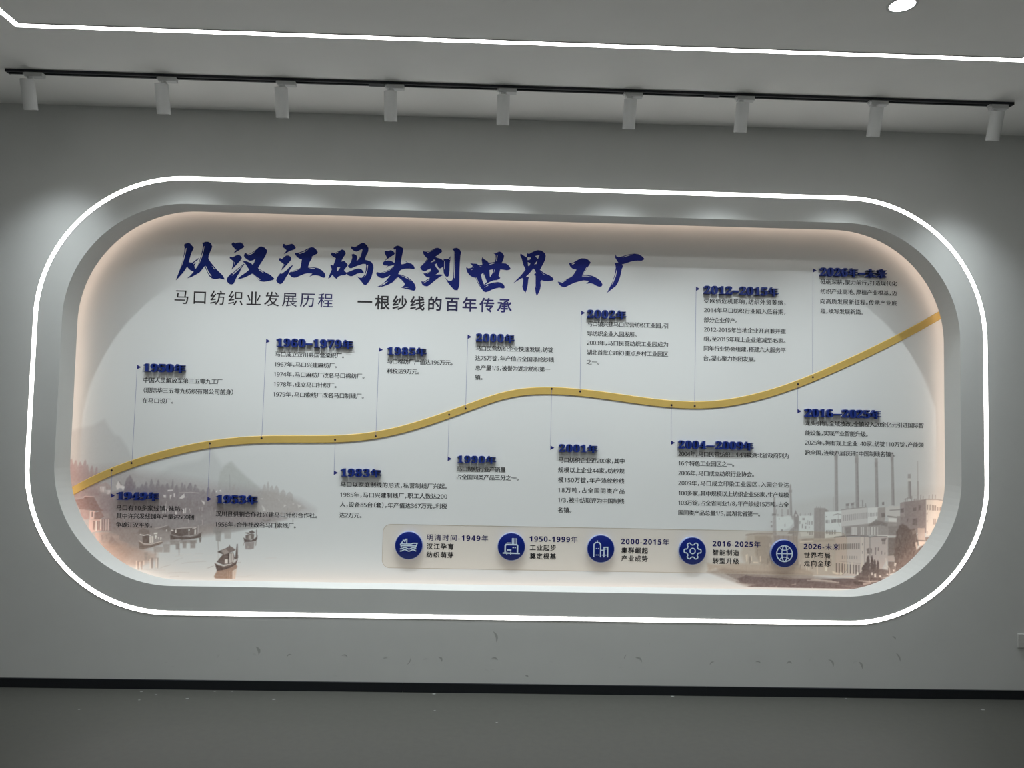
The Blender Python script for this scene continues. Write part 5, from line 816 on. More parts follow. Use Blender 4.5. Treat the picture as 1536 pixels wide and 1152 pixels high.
# rectangle of strip light let into the ceiling
cs = tag(empty('ceiling_strip_light', (0, 0, CEIL)), 'straight white strip light running across the ceiling with square corners', 'strip light')
CX0, CX1, CY0, CY1, hw = -2.15, 2.135, -0.825, -5.4, 0.0135
bm = bmesh.new()
o1 = [(CX0 - hw, CY0 + hw), (CX1 + hw, CY0 + hw), (CX1 + hw, CY1 - hw), (CX0 - hw, CY1 - hw)]
i1 = [(CX0 + hw, CY0 - hw), (CX1 - hw, CY0 - hw), (CX1 - hw, CY1 + hw), (CX0 + hw, CY1 + hw)]
def flatring(bm, o, i, z0, z1):
    a = [bm.verts.new((x, y, z1)) for x, y in o]; b = [bm.verts.new((x, y, z0)) for x, y in o]
    c = [bm.verts.new((x, y, z0)) for x, y in i]; d = [bm.verts.new((x, y, z1)) for x, y in i]
    bridge(bm, a, b); bridge(bm, b, c); bridge(bm, c, d); bridge(bm, d, a)
flatring(bm, o1, i1, -0.003, 0.0)
build('diffuser', bm, M_CSTRIP, cs)
bm = bmesh.new()
for s0 in (hw, -hw - 0.002):
    s1 = s0 + 0.002
    flatring(bm, [(CX0 - s1, CY0 + s1), (CX1 + s1, CY0 + s1), (CX1 + s1, CY1 - s1), (CX0 - s1, CY1 - s1)],
             [(CX0 - s0, CY0 + s0), (CX1 + s0, CY0 + s0), (CX1 + s0, CY1 - s0), (CX0 - s0, CY1 - s0)], -0.0035, 0.0)
build('profile', bm, M_ALU, cs)

# warm strip hidden in the cavity behind the lip
cove = strip_loop('cove_strip_light', NW + 0.104, NH + 0.104, NR + 0.052, 0.006, 0.200, 0.212, M_COVE, None)
tag(cove, 'warm strip light hidden behind the lip of the niche', 'strip light')

# ------------------------------------------------------------------ lighting track and its nine spotlights
TY = -0.393
track = tag(empty('lighting_track', (0, TY, CEIL)), 'long black lighting track on the ceiling in front of the niche', 'lighting track')
bm = bmesh.new()
add_box(bm, (-2.452, -0.017, -0.0125), (2.378, -0.0065, 0), 0.0008)
add_box(bm, (-2.452, 0.0065, -0.0125), (2.378, 0.017, 0), 0.0008)
add_box(bm, (-2.450, -0.0065, -0.0035), (2.376, 0.0065, 0))
build('rail', bm, M_RAIL, track)
for x in (-2.462, 2.378):
    bm = bmesh.new()
    add_box(bm, (x, -0.0175, -0.0132), (x + 0.010, 0.0175, 0), 0.001)
    build('end_cap', bm, M_RAIL, track)
for x in (-0.755, 0.865):
    bm = bmesh.new()
    add_box(bm, (x, -0.0175, -0.0142), (x + 0.075, 0.0175, -0.0125), 0.0008)
    build('joint_cover', bm, M_RAIL, track)

TILT = math.radians(18)
HEAD_L, HEAD_R = 0.137, 0.0305
ORD = ['leftmost', 'second from the left', 'third from the left', 'fourth from the left', 'fifth and middle', 'fourth from the right', 'third from the right', 'second from the right', 'rightmost']

def make_spot():
    r = empty('track_spotlight')
    bm = bmesh.new()                                        # adapter clipped under the rail
    add_box(bm, (-0.022, -0.0155, -0.0205), (0.062, 0.0155, 0), 0.002)
    add_box(bm, (-0.030, -0.0125, -0.010), (-0.022, 0.0125, 0), 0.001)
    build('adapter', bm, M_WHITE, r)
    bm = bmesh.new()
    add_lathe(bm, [(0.0145, -0.018), (0.0145, -0.023), (0.010, -0.030), (0.006, -0.032)], 24)
    build('swivel', bm, M_WHITE, r, smooth=True)
    bm = bmesh.new()
    add_lathe(bm, [(0.0048, -0.030), (0.0048, -0.036)], 16)
    build('stem', bm, M_WHITE, r, smooth=True)
    head = empty('lamp_head', (0, 0, -0.031))
    head.parent = r
    head.rotation_euler = (TILT, 0, 0)
    bm = bmesh.new()
    R, L = HEAD_R, HEAD_L
    OFF = Matrix.Translation((0, -0.027, 0))            # the stem joins the wall side of the cap
    add_lathe(bm, [(0.004, 0.0), (R - 0.002, 0.0), (R, -0.002), (R, -L + 0.0015), (R - 0.001, -L), (R - 0.0045, -L), (R - 0.006, -L + 0.016), (0.002, -L + 0.017)], 40, OFF)
    hs = build('housing', bm, M_WHITE, head, smooth=True)
    hs.location = (0.0, 0, 0)
    bm = bmesh.new()
    add_lathe(bm, [(0.0, -L + 0.0160), (R - 0.0065, -L + 0.0160), (R - 0.0065, -L + 0.0155), (0.0, -L + 0.0155)], 28, OFF, cap0=False, cap1=False)
    build('lens', bm, M_LENS, head)
    return r, head

# ------------------------------------------------------------------ lamps carried by the fixtures
def spot_lamp(name, parent, loc, energy, color, size, blend, radius, rot=(0, 0, 0)):
    l = bpy.data.lights.new(name, 'SPOT')
    l.energy, l.color = energy, color
    l.spot_size, l.spot_blend, l.shadow_soft_size = math.radians(size), blend, radius
    o = bpy.data.objects.new(name, l)
    COL.objects.link(o)
    o.parent = parent
    o.location, o.rotation_euler = loc, rot
    return o

def beam_profile(l, sigma):
    """reflector beam: intensity falls off as a bell curve about the axis"""
    l.use_nodes = True
    nt = l.node_tree
    em = next(n for n in nt.nodes if n.type == 'EMISSION')
    tc = nt.nodes.new('ShaderNodeTexCoord')
    sx = nt.nodes.new('ShaderNodeSeparateXYZ')
    nt.links.new(tc.outputs['Normal'], sx.inputs[0])
    prev = sx.outputs['Z']
    for op, val in (('ABSOLUTE', None), ('MINIMUM', 1.0), ('ARCCOSINE', None), ('POWER', 2.0), ('MULTIPLY', -0.5 / math.radians(sigma) ** 2), ('EXPONENT', None)):
        n = nt.nodes.new('ShaderNodeMath')
        n.operation = op
        nt.links.new(prev, n.inputs[0])
        if val is not None:
            n.inputs[1].default_value = val
        prev = n.outputs[0]
    nt.links.new(prev, em.inputs['Strength'])

def tree_copy(o, parent=None):
    c = o.copy()
    COL.objects.link(c)
    if parent is not None:
        c.parent = parent
    for ch in list(o.children):
        tree_copy(ch, c)
    return c

proto, head = make_spot()
sl = spot_lamp('spot_lamp', head, (0, -0.027, -HEAD_L - 0.002), SPOT_W, SPOT_COLOR, 96, 0.6, 0.008, (math.radians(-6), 0, 0))
beam_profile(sl.data, 18.0)
heads = []
for i, x in enumerate(SPOT_X):
    r = proto if i == 0 else tree_copy(proto)
    r.location = (x, TY, CEIL - 0.0123)
    heads.append(r)
    tag(r, f'white cylinder spotlight under the black track, {ORD[i]} of the nine', 'spotlight', 'spotlights on the black track')

for r in (heads[0], heads[-1]):         # the two end lamps run dimmer
    for ch in r.children_recursive:
        if ch.type == 'LIGHT':
            ch.data = ch.data.copy()
            ch.data.energy = SPOT_W * 0.55

# recessed downlights in the ceiling (one shows at the top of the photo, the rest are the same row and the rows behind)
def make_downlight():
    r = empty('downlight')
    bm = bmesh.new()
    add_lathe(bm, [(0.046, 0.0), (0.056, 0.0), (0.056, -0.002), (0.046, -0.003)], 40, cap0=False, cap1=False)
    build('trim_ring', bm, M_WHITE, r, smooth=True)
    bm = bmesh.new()
    add_lathe(bm, [(0.0, -0.0012), (0.046, -0.0012), (0.046, 0.0), (0.0, 0.0)], 40, cap0=False, cap1=False)
    build('lens', bm, M_DLENS, r)
    spot_lamp('downlight_lamp', r, (0, 0, -0.006), DOWN_W, DOWN_COLOR, 150, 0.8, 0.04)
    return r
dproto = make_downlight()
k = 0
for y in (-1.21, -2.6, -4.0, -5.4):
    for x in (-1.40, 0.0, 1.395):
        r = dproto if k == 0 else tree_copy(dproto)
        k += 1
        r.location = (x, y, CEIL)
        if (x, y) == (1.395, -1.21):
            tag(r, 'round bright downlight in the ceiling above the strip light, right of centre', 'downlight')
        else:
            tag(r, 'round recessed ceiling downlight of the rows behind the camera side', 'downlight', 'ceiling downlights out of the frame')

# ------------------------------------------------------------------ socket plate at the right edge
plate = tag(empty('socket_plate', PLATE_AT), 'white square socket plate low on the grey wall at the right edge', 'socket')
bm = bmesh.new()
add_box(bm, (-0.043, -0.009, -0.036), (0.043, 0, 0.036), 0.003)
build('plate', bm, M_PLATE, plate)
bm = bmesh.new()
for x, z, a in ((0, 0.014, 0), (-0.010, -0.008, 0.5), (0.010, -0.008, -0.5)):
    b2 = bmesh.new()
    add_box(b2, (-0.0012, -0.0095, -0.004), (0.0012, -0.0088, 0.004))
    bmesh.ops.transform(b2, matrix=Matrix.Translation((x, 0, z)) @ Matrix.Rotation(a, 4, 'Y'), verts=b2.verts)
    me = bpy.data.meshes.new('t'); b2.to_mesh(me); b2.free(); bm.from_mesh(me); bpy.data.meshes.remove(me)
build('slot', bm, M_BLACK, plate)

# ------------------------------------------------------------------ the printed panel inside the niche
panel = tag(empty('mural_panel', (0, PY, MID)), 'off white printed history panel with rounded corners filling the back of the niche', 'panel')
PW, PH, PR = NW + 2 * CAV - 0.004, NH + 2 * CAV - 0.004, NR + CAV - 0.002
bm = bmesh.new()
pr = rrect(PW, PH, PR)
a, b = ring_loop(bm, pr, 0.0, 0), ring_loop(bm, pr, 0.012, 0)
bm.faces.new(a); bm.faces.new(b[::-1]); bridge(bm, a, b)
build('board', bm, M_PAPER, panel)

def inside_panel(x, z, m=0.004):
    qx, qz = abs(x) - (PW / 2 - PR), abs(z - MID) - (PH / 2 - PR)
    return np.hypot(np.maximum(qx, 0), np.maximum(qz, 0)) + np.minimum(np.maximum(qx, qz), 0) < PR - m

# ---- the faded pictures, painted as colour on a fine mesh
PXM = 3.705            # millimetres to one unit of the pen widths below
def seg_d(X, Z, a, b):
    ax, az, bx, bz = *a, *b
    dx, dz = bx - ax, bz - az
    t = np.clip(((X - ax) * dx + (Z - az) * dz) / (dx * dx + dz * dz + 1e-9), 0, 1)
    return np.hypot(X - ax - t * dx, Z - az - t * dz)

def paint(name, items, x0, x1, z0, z1, fade, step=3.2, seed=1, gain=1.0):
    rng = np.random.default_rng(seed)
    rnd = random.Random(seed)
    nx, nz = int((x1 - x0) / step) + 1, int((z1 - z0) / step) + 1
    xs, zs = np.linspace(x0, x1, nx), np.linspace(z0, z1, nz)
    img = np.full((nz, nx, 3), 190.0)
    def stamp(pts, colr, alpha, soft, width=None):
        pad = (soft + (width or 0)) * PXM + 4
        px_, pz_ = [p[0] for p in pts], [p[1] for p in pts]
        i0, i1 = np.searchsorted(xs, min(px_) - pad), np.searchsorted(xs, max(px_) + pad)
        j0, j1 = np.searchsorted(zs, min(pz_) - pad), np.searchsorted(zs, max(pz_) + pad)
        if i1 <= i0 or j1 <= j0:
            return
        X, Z = np.meshgrid(xs[i0:i1], zs[j0:j1])
        d = np.full(X.shape, 1e9)
        n = len(pts)
        for k in range(n if width is None else n - 1):
            d = np.minimum(d, seg_d(X, Z, pts[k], pts[(k + 1) % n]))
        if width is None:
            ins = np.zeros(X.shape, bool)
            for k in range(n):
                (ax, az), (bx, bz) = pts[k], pts[(k + 1) % n]
                if az != bz:
                    ins ^= ((az > Z) != (bz > Z)) & (X < (bx - ax) * (Z - az) / (bz - az) + ax)
            d = np.where(ins, d, -d)
            m = np.clip(0.5 + d / max(step, 2 * soft * PXM), 0, 1)
        else:
            m = np.clip(0.5 + (width * PXM / 2 - d) / step, 0, 1)
        m = (m * alpha)[..., None]
        img[j0:j1, i0:i1] = img[j0:j1, i0:i1] * (1 - m) + np.array(colr) * m
    for kind, pts, c, (al, w) in items:
        if kind == 'p':
            stamp(pts, c, al, w)
        elif kind == 'l':
            stamp(pts, c, al, 0.3, w)
        else:                                            # a tree: ragged spindle from its foot
            (bx, bz), (ex, ez) = pts
            h, wd = ez - bz, ex - bx
            L, R = [], []
            for q in range(15):
                t = q / 14
                prof = math.sin(math.pi * min(1, 0.22 + 0.78 * t)) ** 0.55
                L.append((bx - wd / 2 * prof * rnd.uniform(0.78, 1.15), bz + h * t))
                R.append((bx + wd / 2 * prof * rnd.uniform(0.78, 1.15), bz + h * t))
            stamp(L + R[::-1], c, al, 0.5)
    # brushy grain inside the painted tones, then fade to bare paper at the open edges
    grain = rng.normal(0, 1, (nz, nx))
    for ax in (0, 1):
        grain = (grain + np.roll(grain, 1, ax) + np.roll(grain, -1, ax)) / 1.9
    img = 190 + (img - 190) * gain * (1 + 0.05 * grain[..., None])
    f = np.ones((nz, nx))
    l, r, t = fade
    if l: f *= np.clip((xs - x0) / l, 0, 1)[None, :]
    if r: f *= np.clip((x1 - xs) / r, 0, 1)[None, :]
    if t: f *= np.clip((z1 - zs) / t, 0, 1)[:, None]
    img = np.clip(190 + (img - 190) * f[..., None], 0, 255) / 255.0
    linear = np.where(img <= 0.04045, img / 12.92, ((img + 0.055) / 1.055) ** 2.4)
    ref = ((190 / 255 + 0.055) / 1.055) ** 2.4
    alb = np.clip(linear / ref * np.array(PAPER_RGB), 0, 0.95)
    X, Z = np.meshgrid(xs / 1000, zs / 1000)
    ok = inside_panel(X, Z)
    vid = np.arange(nx * nz).reshape(nz, nx)
    q = np.stack([vid[:-1, :-1], vid[:-1, 1:], vid[1:, 1:], vid[1:, :-1]], -1)
    keep = ok[:-1, :-1] & ok[:-1, 1:] & ok[1:, 1:] & ok[1:, :-1]
    q = q[keep]
    used = np.unique(q)
    remap = np.zeros(nx * nz, int); remap[used] = np.arange(len(used))
    q = remap[q]
    V = np.stack([X.ravel(), np.full(nx * nz, -0.0002), Z.ravel() - MID], -1)[used]
    me = bpy.data.meshes.new(name)
    me.vertices.add(len(V)); me.vertices.foreach_set('co', V.ravel())
    me.loops.add(q.size); me.loops.foreach_set('vertex_index', q.ravel().astype(np.int32))
    me.polygons.add(len(q)); me.polygons.foreach_set('loop_start', np.arange(0, q.size, 4, dtype=np.int32))
    at = me.color_attributes.new('print_colour', 'FLOAT_COLOR', 'POINT')
    cc = np.concatenate([alb.reshape(-1, 3)[used], np.ones((len(used), 1))], 1)
    at.data.foreach_set('color', cc.ravel().astype(np.float32))
    me.materials.append(M_PRINT)
    me.update(calc_edges=True)
    return link(name, me, panel)

o = paint('river_village_picture', VILLAGE, -2430, -820, 505, 1500, (0, 120, 60), seed=3, gain=1.35)
o['label'] = 'faded sepia picture of a river village with boats'
o = paint('factory_town_picture', FACTORY, 1030, 2430, 505, 1330, (60, 0, 30), seed=4, gain=1.0)
o['label'] = 'faded sepia picture of a factory town with chimneys'

# ---- lettering: glyph outlines come from Blender's own built-in font
_cache = {}
def glyphs(chars, offset=0.0, extrude=0.0, res=2):
    need = [c for c in dict.fromkeys(chars) if (c, offset, extrude) not in _cache and c.strip()]
    obs = []
    for c in need:
        cu = bpy.data.curves.new('glyph', 'FONT')
        cu.body, cu.size, cu.offset, cu.extrude, cu.resolution_u = c, 1.0, offset, extrude, res
        ob = bpy.data.objects.new('glyph', cu)
        COL.objects.link(ob)
        obs.append((c, ob, cu))
    dg = bpy.context.evaluated_depsgraph_get()
    dg.update()
    for c, ob, cu in obs:
        ev = ob.evaluated_get(dg)
        me = ev.to_mesh()
        V = np.array([v.co[:] for v in me.vertices]) if len(me.vertices) else np.zeros((0, 3))
        _cache[(c, offset, extrude)] = (V, [tuple(p.vertices) for p in me.polygons])
        ev.to_mesh_clear()
    for c, ob, cu in obs:
        bpy.data.objects.remove(ob)
        bpy.data.curves.remove(cu)
    return {c: _cache[(c, offset, extrude)] for c in chars if c.strip()}

HALF = '，。、（）“”'
def digits(text, base):
    return ''.join(chr(base + int(c)) if c.isascii() and c.isdigit() else c for c in text)

def adv(c):
    if c in HALF: return 0.5
    if c == ' ': return 0.27
    if c == '-': return 0.36
    if c == '/': return 0.40
    if ord(c) >= 0x1D7CE: return 0.575
    return 1.0

def bold(r):
    if r <= 0.0151:
        return [(-r, 0), (r, 0)]
    return [(0, 0)] + [(r * math.cos(math.radians(a)), r * math.sin(math.radians(a))) for a in range(0, 360, 45)]

def line_mesh(text, x0, x1, zc, em, weight, digit_base, verts, faces, dscale=1.0, y=-0.0006):
    """one line of print between the measured ends x0..x1 (m), ink centred on height zc"""
    t = digits(text, digit_base)
    G = glyphs(t)
    pen, place = 0.0, []
    for c in t:
        shift = -0.5 if c in '（“' and c == '（' else 0.0
        place.append((c, pen + shift))
        pen += adv(c) * (dscale if ord(c) >= 0x1D7CE else 1.0)
    first, last = t[0], t[-1]
    sc = lambda c: em * (dscale if ord(c) >= 0x1D7CE else 1.0)
    left = place[0][1] * em + G[first][0][:, 0].min() * sc(first)
    right_ = place[-1][1] * em + G[last][0][:, 0].max() * sc(last)
    extra = ((x1 - x0) - (right_ - left)) / max(1, len(t) - 1)
    for i, (c, p) in enumerate(place):
        if not c.strip():
            continue
        V, Fc = G[c]
        s = sc(c)
        bx = x0 - left + p * em + extra * i
        bz = zc - 0.38 * em
        for q, (ox, oz) in enumerate(bold(weight)):
            n0 = len(verts)
            for v in V:
                verts.append((bx + v[0] * s + ox * em, y - q * 0.000005, bz + v[1] * s - MID + oz * em))
            for f in Fc:
                faces.append(tuple(n0 + k for k in f))

SANS, SANSB, SERIFB = 0x1D7E2, 0x1D7EC, 0x1D7CE
glyphs(''.join(digits(t, SANS) for L in CAPTION.values() for t, *_ in L))
for key, L in CAPTION.items():
    for t, x0, x1, zc in L:
        V, Fc = [], []
        line_mesh(t, x0 / 1000, x1 / 1000, zc / 1000, 0.0318, 0.015, SANS, V, Fc)
        o = flat('caption_line', V, Fc, M_INK, panel)
        o['label'] = 'small black caption line reading ' + t
for (t, x0, x1, zc), m, em, off in zip(SUBTITLE, (M_SUB1, M_SUB2), (0.0870, 0.0850), (0.007, 0.021)):
    V, Fc = [], []
    line_mesh(t, x0 / 1000, x1 / 1000, zc / 1000, em, off, SANS, V, Fc)
    o = flat('subtitle_text', V, Fc, m, panel)
    o['label'] = 'printed subtitle reading ' + t

# legend bar: a pale beige wash with a thin outline
LX0, LX1, LZ0, LZ1 = LEGEND_BOX
lw, lh, lr = LX1 - LX0, LZ1 - LZ0, 0.042
bm = bmesh.new()
pts = rrect(lw, lh, lr, 10)
cx, cz = (LX0 + LX1) / 2, (LZ0 + LZ1) / 2
a = [bm.verts.new((x + cx, -0.0004, z + cz - MID)) for x, z in pts]
bm.faces.new(a)
o1 = rrect(lw + 0.004, lh + 0.004, lr + 0.002, 10)
i1 = rrect(lw - 0.001, lh - 0.001, lr - 0.0005, 10)
b1 = [bm.verts.new((x + cx, -0.0005, z + cz - MID)) for x, z in o1]
c1 = [bm.verts.new((x + cx, -0.0005, z + cz - MID)) for x, z in i1]
bridge(bm, b1, c1, 1)
o = build('legend_bar', bm, [M_LEG, M_LEGLINE], panel)
o['label'] = 'pale beige legend bar with thin outline'
for L in LEGEND_TEXT:
    for k, (t, x0, x1, zc) in enumerate(L):
        V, Fc = [], []
        if k == 0:
            line_mesh(t, x0 / 1000, x1 / 1000, zc / 1000, 0.0385, 0.012, SANSB, V, Fc, 1.05, y=-0.0007)
        else:
            line_mesh(t, x0 / 1000, x1 / 1000, zc / 1000, 0.0350, 0.018, SANSB, V, Fc, y=-0.0007)
        o = flat('legend_line', V, Fc, M_INK if k else M_NAVYINK, panel)
        o['label'] = 'legend line reading ' + t

# ---- brush title: outlines of the ten characters
def soften(pts):
    """round the gentle bends, keep the sharp brush tips"""
    out, n = [], len(pts)
    for i in range(n):
        p0, p, p2 = (Vector(pts[i - 1]), Vector(pts[i]), Vector(pts[(i + 1) % n]))
        u, v = p - p0, p2 - p
        if u.length < 1e-9 or v.length < 1e-9:
            continue
        if abs(u.angle(v)) > 1.15:
            out.append(tuple(p))
        else:
            out += [tuple(p - u * 0.25), tuple(p * 0.75 + (p - u * 0.25) * 0.125 + (p + v * 0.25) * 0.125), tuple(p + v * 0.25)]
    return out

def fill2d(loops):
    """even-odd fill of closed outlines, through a flat curve"""
    cu = bpy.data.curves.new('fill', 'CURVE')
    cu.dimensions, cu.fill_mode = '2D', 'BOTH'
    for L in loops:
        sp = cu.splines.new('POLY')
        sp.points.add(len(L) - 1)
        for pt, (x, z) in zip(sp.points, L):
            pt.co = (x, z, 0, 1)
        sp.use_cyclic_u = True
    ob = bpy.data.objects.new('fill', cu)
    COL.objects.link(ob)
    dg = bpy.context.evaluated_depsgraph_get()
    dg.update()
    ev = ob.evaluated_get(dg)
    me = ev.to_mesh()
    V = [tuple(v.co) for v in me.vertices]
    Fc = [tuple(p.vertices) for p in me.polygons]
    ev.to_mesh_clear()
    bpy.data.objects.remove(ob)
    bpy.data.curves.remove(cu)
    return V, Fc

TITLE_TEXT = '从汉江码头到世界工厂'
tx0 = min(p[0] for g in TITLE for L in g[0] for p in L) / 1000
tx1 = max(p[0] for g in TITLE for L in g[0] for p in L) / 1000
for ch, (outs, holes, slits) in zip(TITLE_TEXT, TITLE):
    V, Fc, idx = [], [], []
    for j, L in enumerate(outs):
        loops = [soften([(x / 1000, z / 1000) for x, z in L])]
        if j == 0:
            loops += [[(x / 1000, z / 1000) for x, z in h] for h in holes]
        v, f = fill2d(loops)
        n = len(V)
        V += [(x, -0.0006, z - MID) for x, z, _ in v]
        Fc += [tuple(n + q for q in p) for p in f]
        idx += [0] * len(f)
    for L in slits:
        v, f = fill2d([[(x / 1000, z / 1000) for x, z in L]])
        n = len(V)
        V += [(x, -0.0008, z - MID) for x, z, _ in v]
        Fc += [tuple(n + q for q in p) for p in f]
        idx += [1] * len(f)
    t = (sum(v[0] for v in V) / len(V) - tx0) / (tx1 - tx0)
    c = [a_ + (b_ - a_) * t for a_, b_ in zip((14, 33, 104), (38, 46, 132))]
    m = mat('title_ink', lin(c), 0.6, spec=0.15)
    o = flat('title_character', V, Fc, [m, M_PAPER], panel, idx)
    o['label'] = f'navy brush title character {ch}'

# ---- the gold ribbon, a thin raised strip
def spline(pts, per=8):
    P = [Vector(p) for p in pts]
    P = [2 * P[0] - P[1]] + P + [2 * P[-1] - P[-2]]
    out = []
    for i in range(1, len(P) - 2):
        for k in range(per):
            t = k / per
            a, b, c, d = P[i - 1], P[i], P[i + 1], P[i + 2]
            out.append(0.5 * ((2 * b) + (c - a) * t + (2 * a - 5 * b + 4 * c - d) * t * t + (3 * b - a - 3 * c + d) * t ** 3))
    out.append(P[-2])
    return out
rp = [(x / 1000, z / 1000) for x, z in RIBBON]
# run on behind the lip at both ends
rp = [(rp[0][0] - 0.018, rp[0][1] - 0.010)] + rp + [(rp[-1][0] + 0.014, rp[-1][1] + 0.0075)]
# smooth the measured centre line a little
for _ in range(2):
    rp = [rp[0]] + [((a[0] + 2 * b[0] + c[0]) / 4, (a[1] + 2 * b[1] + c[1]) / 4) for a, b, c in zip(rp, rp[1:], rp[2:])] + [rp[-1]]
path = spline(rp, 6)
HWR, RT = 0.0212, 0.005
bm = bmesh.new()
prev = None
for i, p in enumerate(path):
    d = (path[min(i + 1, len(path) - 1)] - path[max(i - 1, 0)]).normalized()
    nrm = Vector((-d.y, d.x))
    a, b = p + nrm * HWR, p - nrm * HWR
    cur = [bm.verts.new((q.x, yy, q.y)) for q, yy in ((a, PY), (a, PY - RT * 0.45), (a - nrm * 0.0028, PY - RT), (b + nrm * 0.0028, PY - RT), (b, PY - RT * 0.45), (b, PY))]
    if prev:
        for k in range(6):
            bm.faces.new((prev[k], prev[(k + 1) % 6], cur[(k + 1) % 6], cur[k]))
    else:
        bm.faces.new(cur)
    prev = cur
bm.faces.new(prev[::-1])
rib = build('timeline_ribbon', bm, M_GOLD)
tag(rib, 'thin raised gold ribbon waving across the whole panel', 'ribbon')
def ribbon_z(x):
    return min(path, key=lambda p: abs(p.x - x)).y

# ---- pointers: dot on the ribbon, hairline and small triangle
for key, (dx, dz, tx, tz) in POINTER.items():
    V, Fc, idx = [], [], []
    dx, dz, tx, tz = dx / 1000, dz / 1000, tx / 1000, tz / 1000
    up_ = tz > dz
    rz = ribbon_z(dx) + (HWR + 0.003 if up_ else -HWR - 0.003)
    lx = (dx + tx) / 2
    lx2 = lx
    def strip(x0_, z0_, x1_, z1_, y_, w, mi):
        n = len(V)
        V.extend([(x0_ - w / 2, y_, z0_ - MID), (x0_ + w / 2, y_, z0_ - MID), (x1_ + w / 2, y_, z1_ - MID), (x1_ - w / 2, y_, z1_ - MID)])
        Fc.append((n, n + 1, n + 2, n + 3)); idx.append(mi)
    strip(dx, dz, dx + (tx - dx) * (rz - dz) / (tz - dz), rz, -RT - 0.0004, 0.0019, 0)
    strip(dx + (tx - dx) * (rz - dz) / (tz - dz), rz, tx, tz + (0.012 if up_ else -0.012), -0.0006, 0.0019, 0)
    n = len(V)
    V += [(dx + 0.0058 * math.cos(k * math.pi / 8), -RT - 0.0008, dz + 0.0058 * math.sin(k * math.pi / 8) - MID) for k in range(16)]
    Fc.append(tuple(range(n, n + 16))); idx.append(1)
    n = len(V)
    V += [(tx - 0.001, -0.0007, tz + 0.0125 - MID), (tx - 0.001, -0.0007, tz - 0.0125 - MID), (tx + 0.0215, -0.0007, tz - MID)]
    Fc.append((n, n + 1, n + 2)); idx.append(2)
    o = flat('pointer_line', V, Fc, [M_LINE, M_DOT, M_TRI], panel, idx)
    o['label'] = 'thin pointer from the ribbon to ' + YEAR[key][0]

# ------------------------------------------------------------------ raised year lettering
LT = 0.020
WHERE = {}
def year_sign(key, text, x0, x1, zb, h):
    x0, x1, zb, h = x0 / 1000, x1 / 1000, zb / 1000, h / 1000
    root = empty('year_lettering', (x0, PY, zb))
    items = []
    for c in text:
        if c in '-—':
            wdt = (0.62 if c == '-' else 0.86) * h
            items.append((c, None, wdt)); continue
        g = chr(SERIFB + int(c)) if c.isdigit() else c
        ref = glyphs('年' if not c.isdigit() else chr(SERIFB), 0.0, 0.5, 3)['年' if not c.isdigit() else chr(SERIFB)][0]
        V, Fc = glyphs(g, 0.0, 0.5, 3)[g]
        w_ = 0.026 if c.isdigit() else 0.042
        sc = (h * (1.0 if c.isdigit() else 1.08)) / (ref[:, 1].max() - ref[:, 1].min() + 2 * w_)
        x_ = (V[:, 0] - V[:, 0].min() + w_) * sc
        z_ = (V[:, 1] - ref[:, 1].min() + w_) * sc - (0.0 if c.isdigit() else 0.06 * h)
        items.append((c, (x_, z_, V[:, 2], Fc, w_ * sc), (V[:, 0].max() - V[:, 0].min() + 2 * w_) * sc))
    gap = 0.05 * h
    nat = sum(i[2] for i in items) + gap * (len(items) - 1)
    sx = (x1 - x0) / nat
    pen = 0.0
    for c, g, wdt in items:
        if g is None:
            bm = bmesh.new()
            t = 0.20 * h if c == '-' else 0.13 * h
            add_box(bm, (pen * sx, -LT, 0.40 * h - t / 2), ((pen + wdt) * sx, 0, 0.40 * h + t / 2))
            build('dash', bm, M_LETTER, root)
        else:
            x_, z_, e_, Fc, wt = g
            V, F2 = [], []
            for q, (ox, oz) in enumerate(bold(wt)):
                n0 = len(V)
                V += [((pen + a_ + ox) * sx, -LT / 2 + d_ * (LT - 0.0002 + q * 0.00002), b_ + oz) for a_, b_, d_ in zip(x_, z_, e_)]
                F2 += [tuple(n0 + k for k in f) for f in Fc]
            flat('digit' if c.isdigit() else 'character', V, F2, M_LETTER, root)
        pen += wdt + gap
    return root
for key, (text, x0, x1, zb, h) in YEAR.items():
    r = year_sign(key, text, x0, x1, zb, h)
    tag(r, f'raised blue lettering reading {text} on the white panel', 'lettering', 'raised year lettering along the ribbon')

# ------------------------------------------------------------------ round icon discs on the legend bar
def stroke(V, Fc, pts, w, y, closed=False):
    P = [Vector(p) for p in pts]
    n = len(P)
    base = len(V)
    for i in range(n):
        a = P[i - 1] if (i or closed) else None
        b = P[(i + 1) % n] if (i < n - 1 or closed) else None
        d1 = (P[i] - a).normalized() if a is not None else (b - P[i]).normalized()
        d2 = (b - P[i]).normalized() if b is not None else d1
        t = d1 + d2
        t = t.normalized() if t.length > 1e-6 else d1
        nr = Vector((-t.y, t.x))
        k = min(2.0, 1 / max(0.3, nr.dot(Vector((-d1.y, d1.x)))))
        ex = 0
        for s in (1, -1):
            q = P[i] + nr * (s * w / 2 * k)
            V.append((q.x, y, q.y))
    for i in range(n if closed else n - 1):
        j = (i + 1) % n
        Fc.append((base + 2 * i, base + 2 * j, base + 2 * j + 1, base + 2 * i + 1))

def circ(r, n=40, cx=0, cz=0, a0=0, a1=360, ry=None):
    ry = r if ry is None else ry
    m = n if a1 - a0 >= 360 else n + 1
    return [(cx + r * math.cos(math.radians(a0 + (a1 - a0) * i / n)), cz + ry * math.sin(math.radians(a0 + (a1 - a0) * i / n))) for i in range(m)]

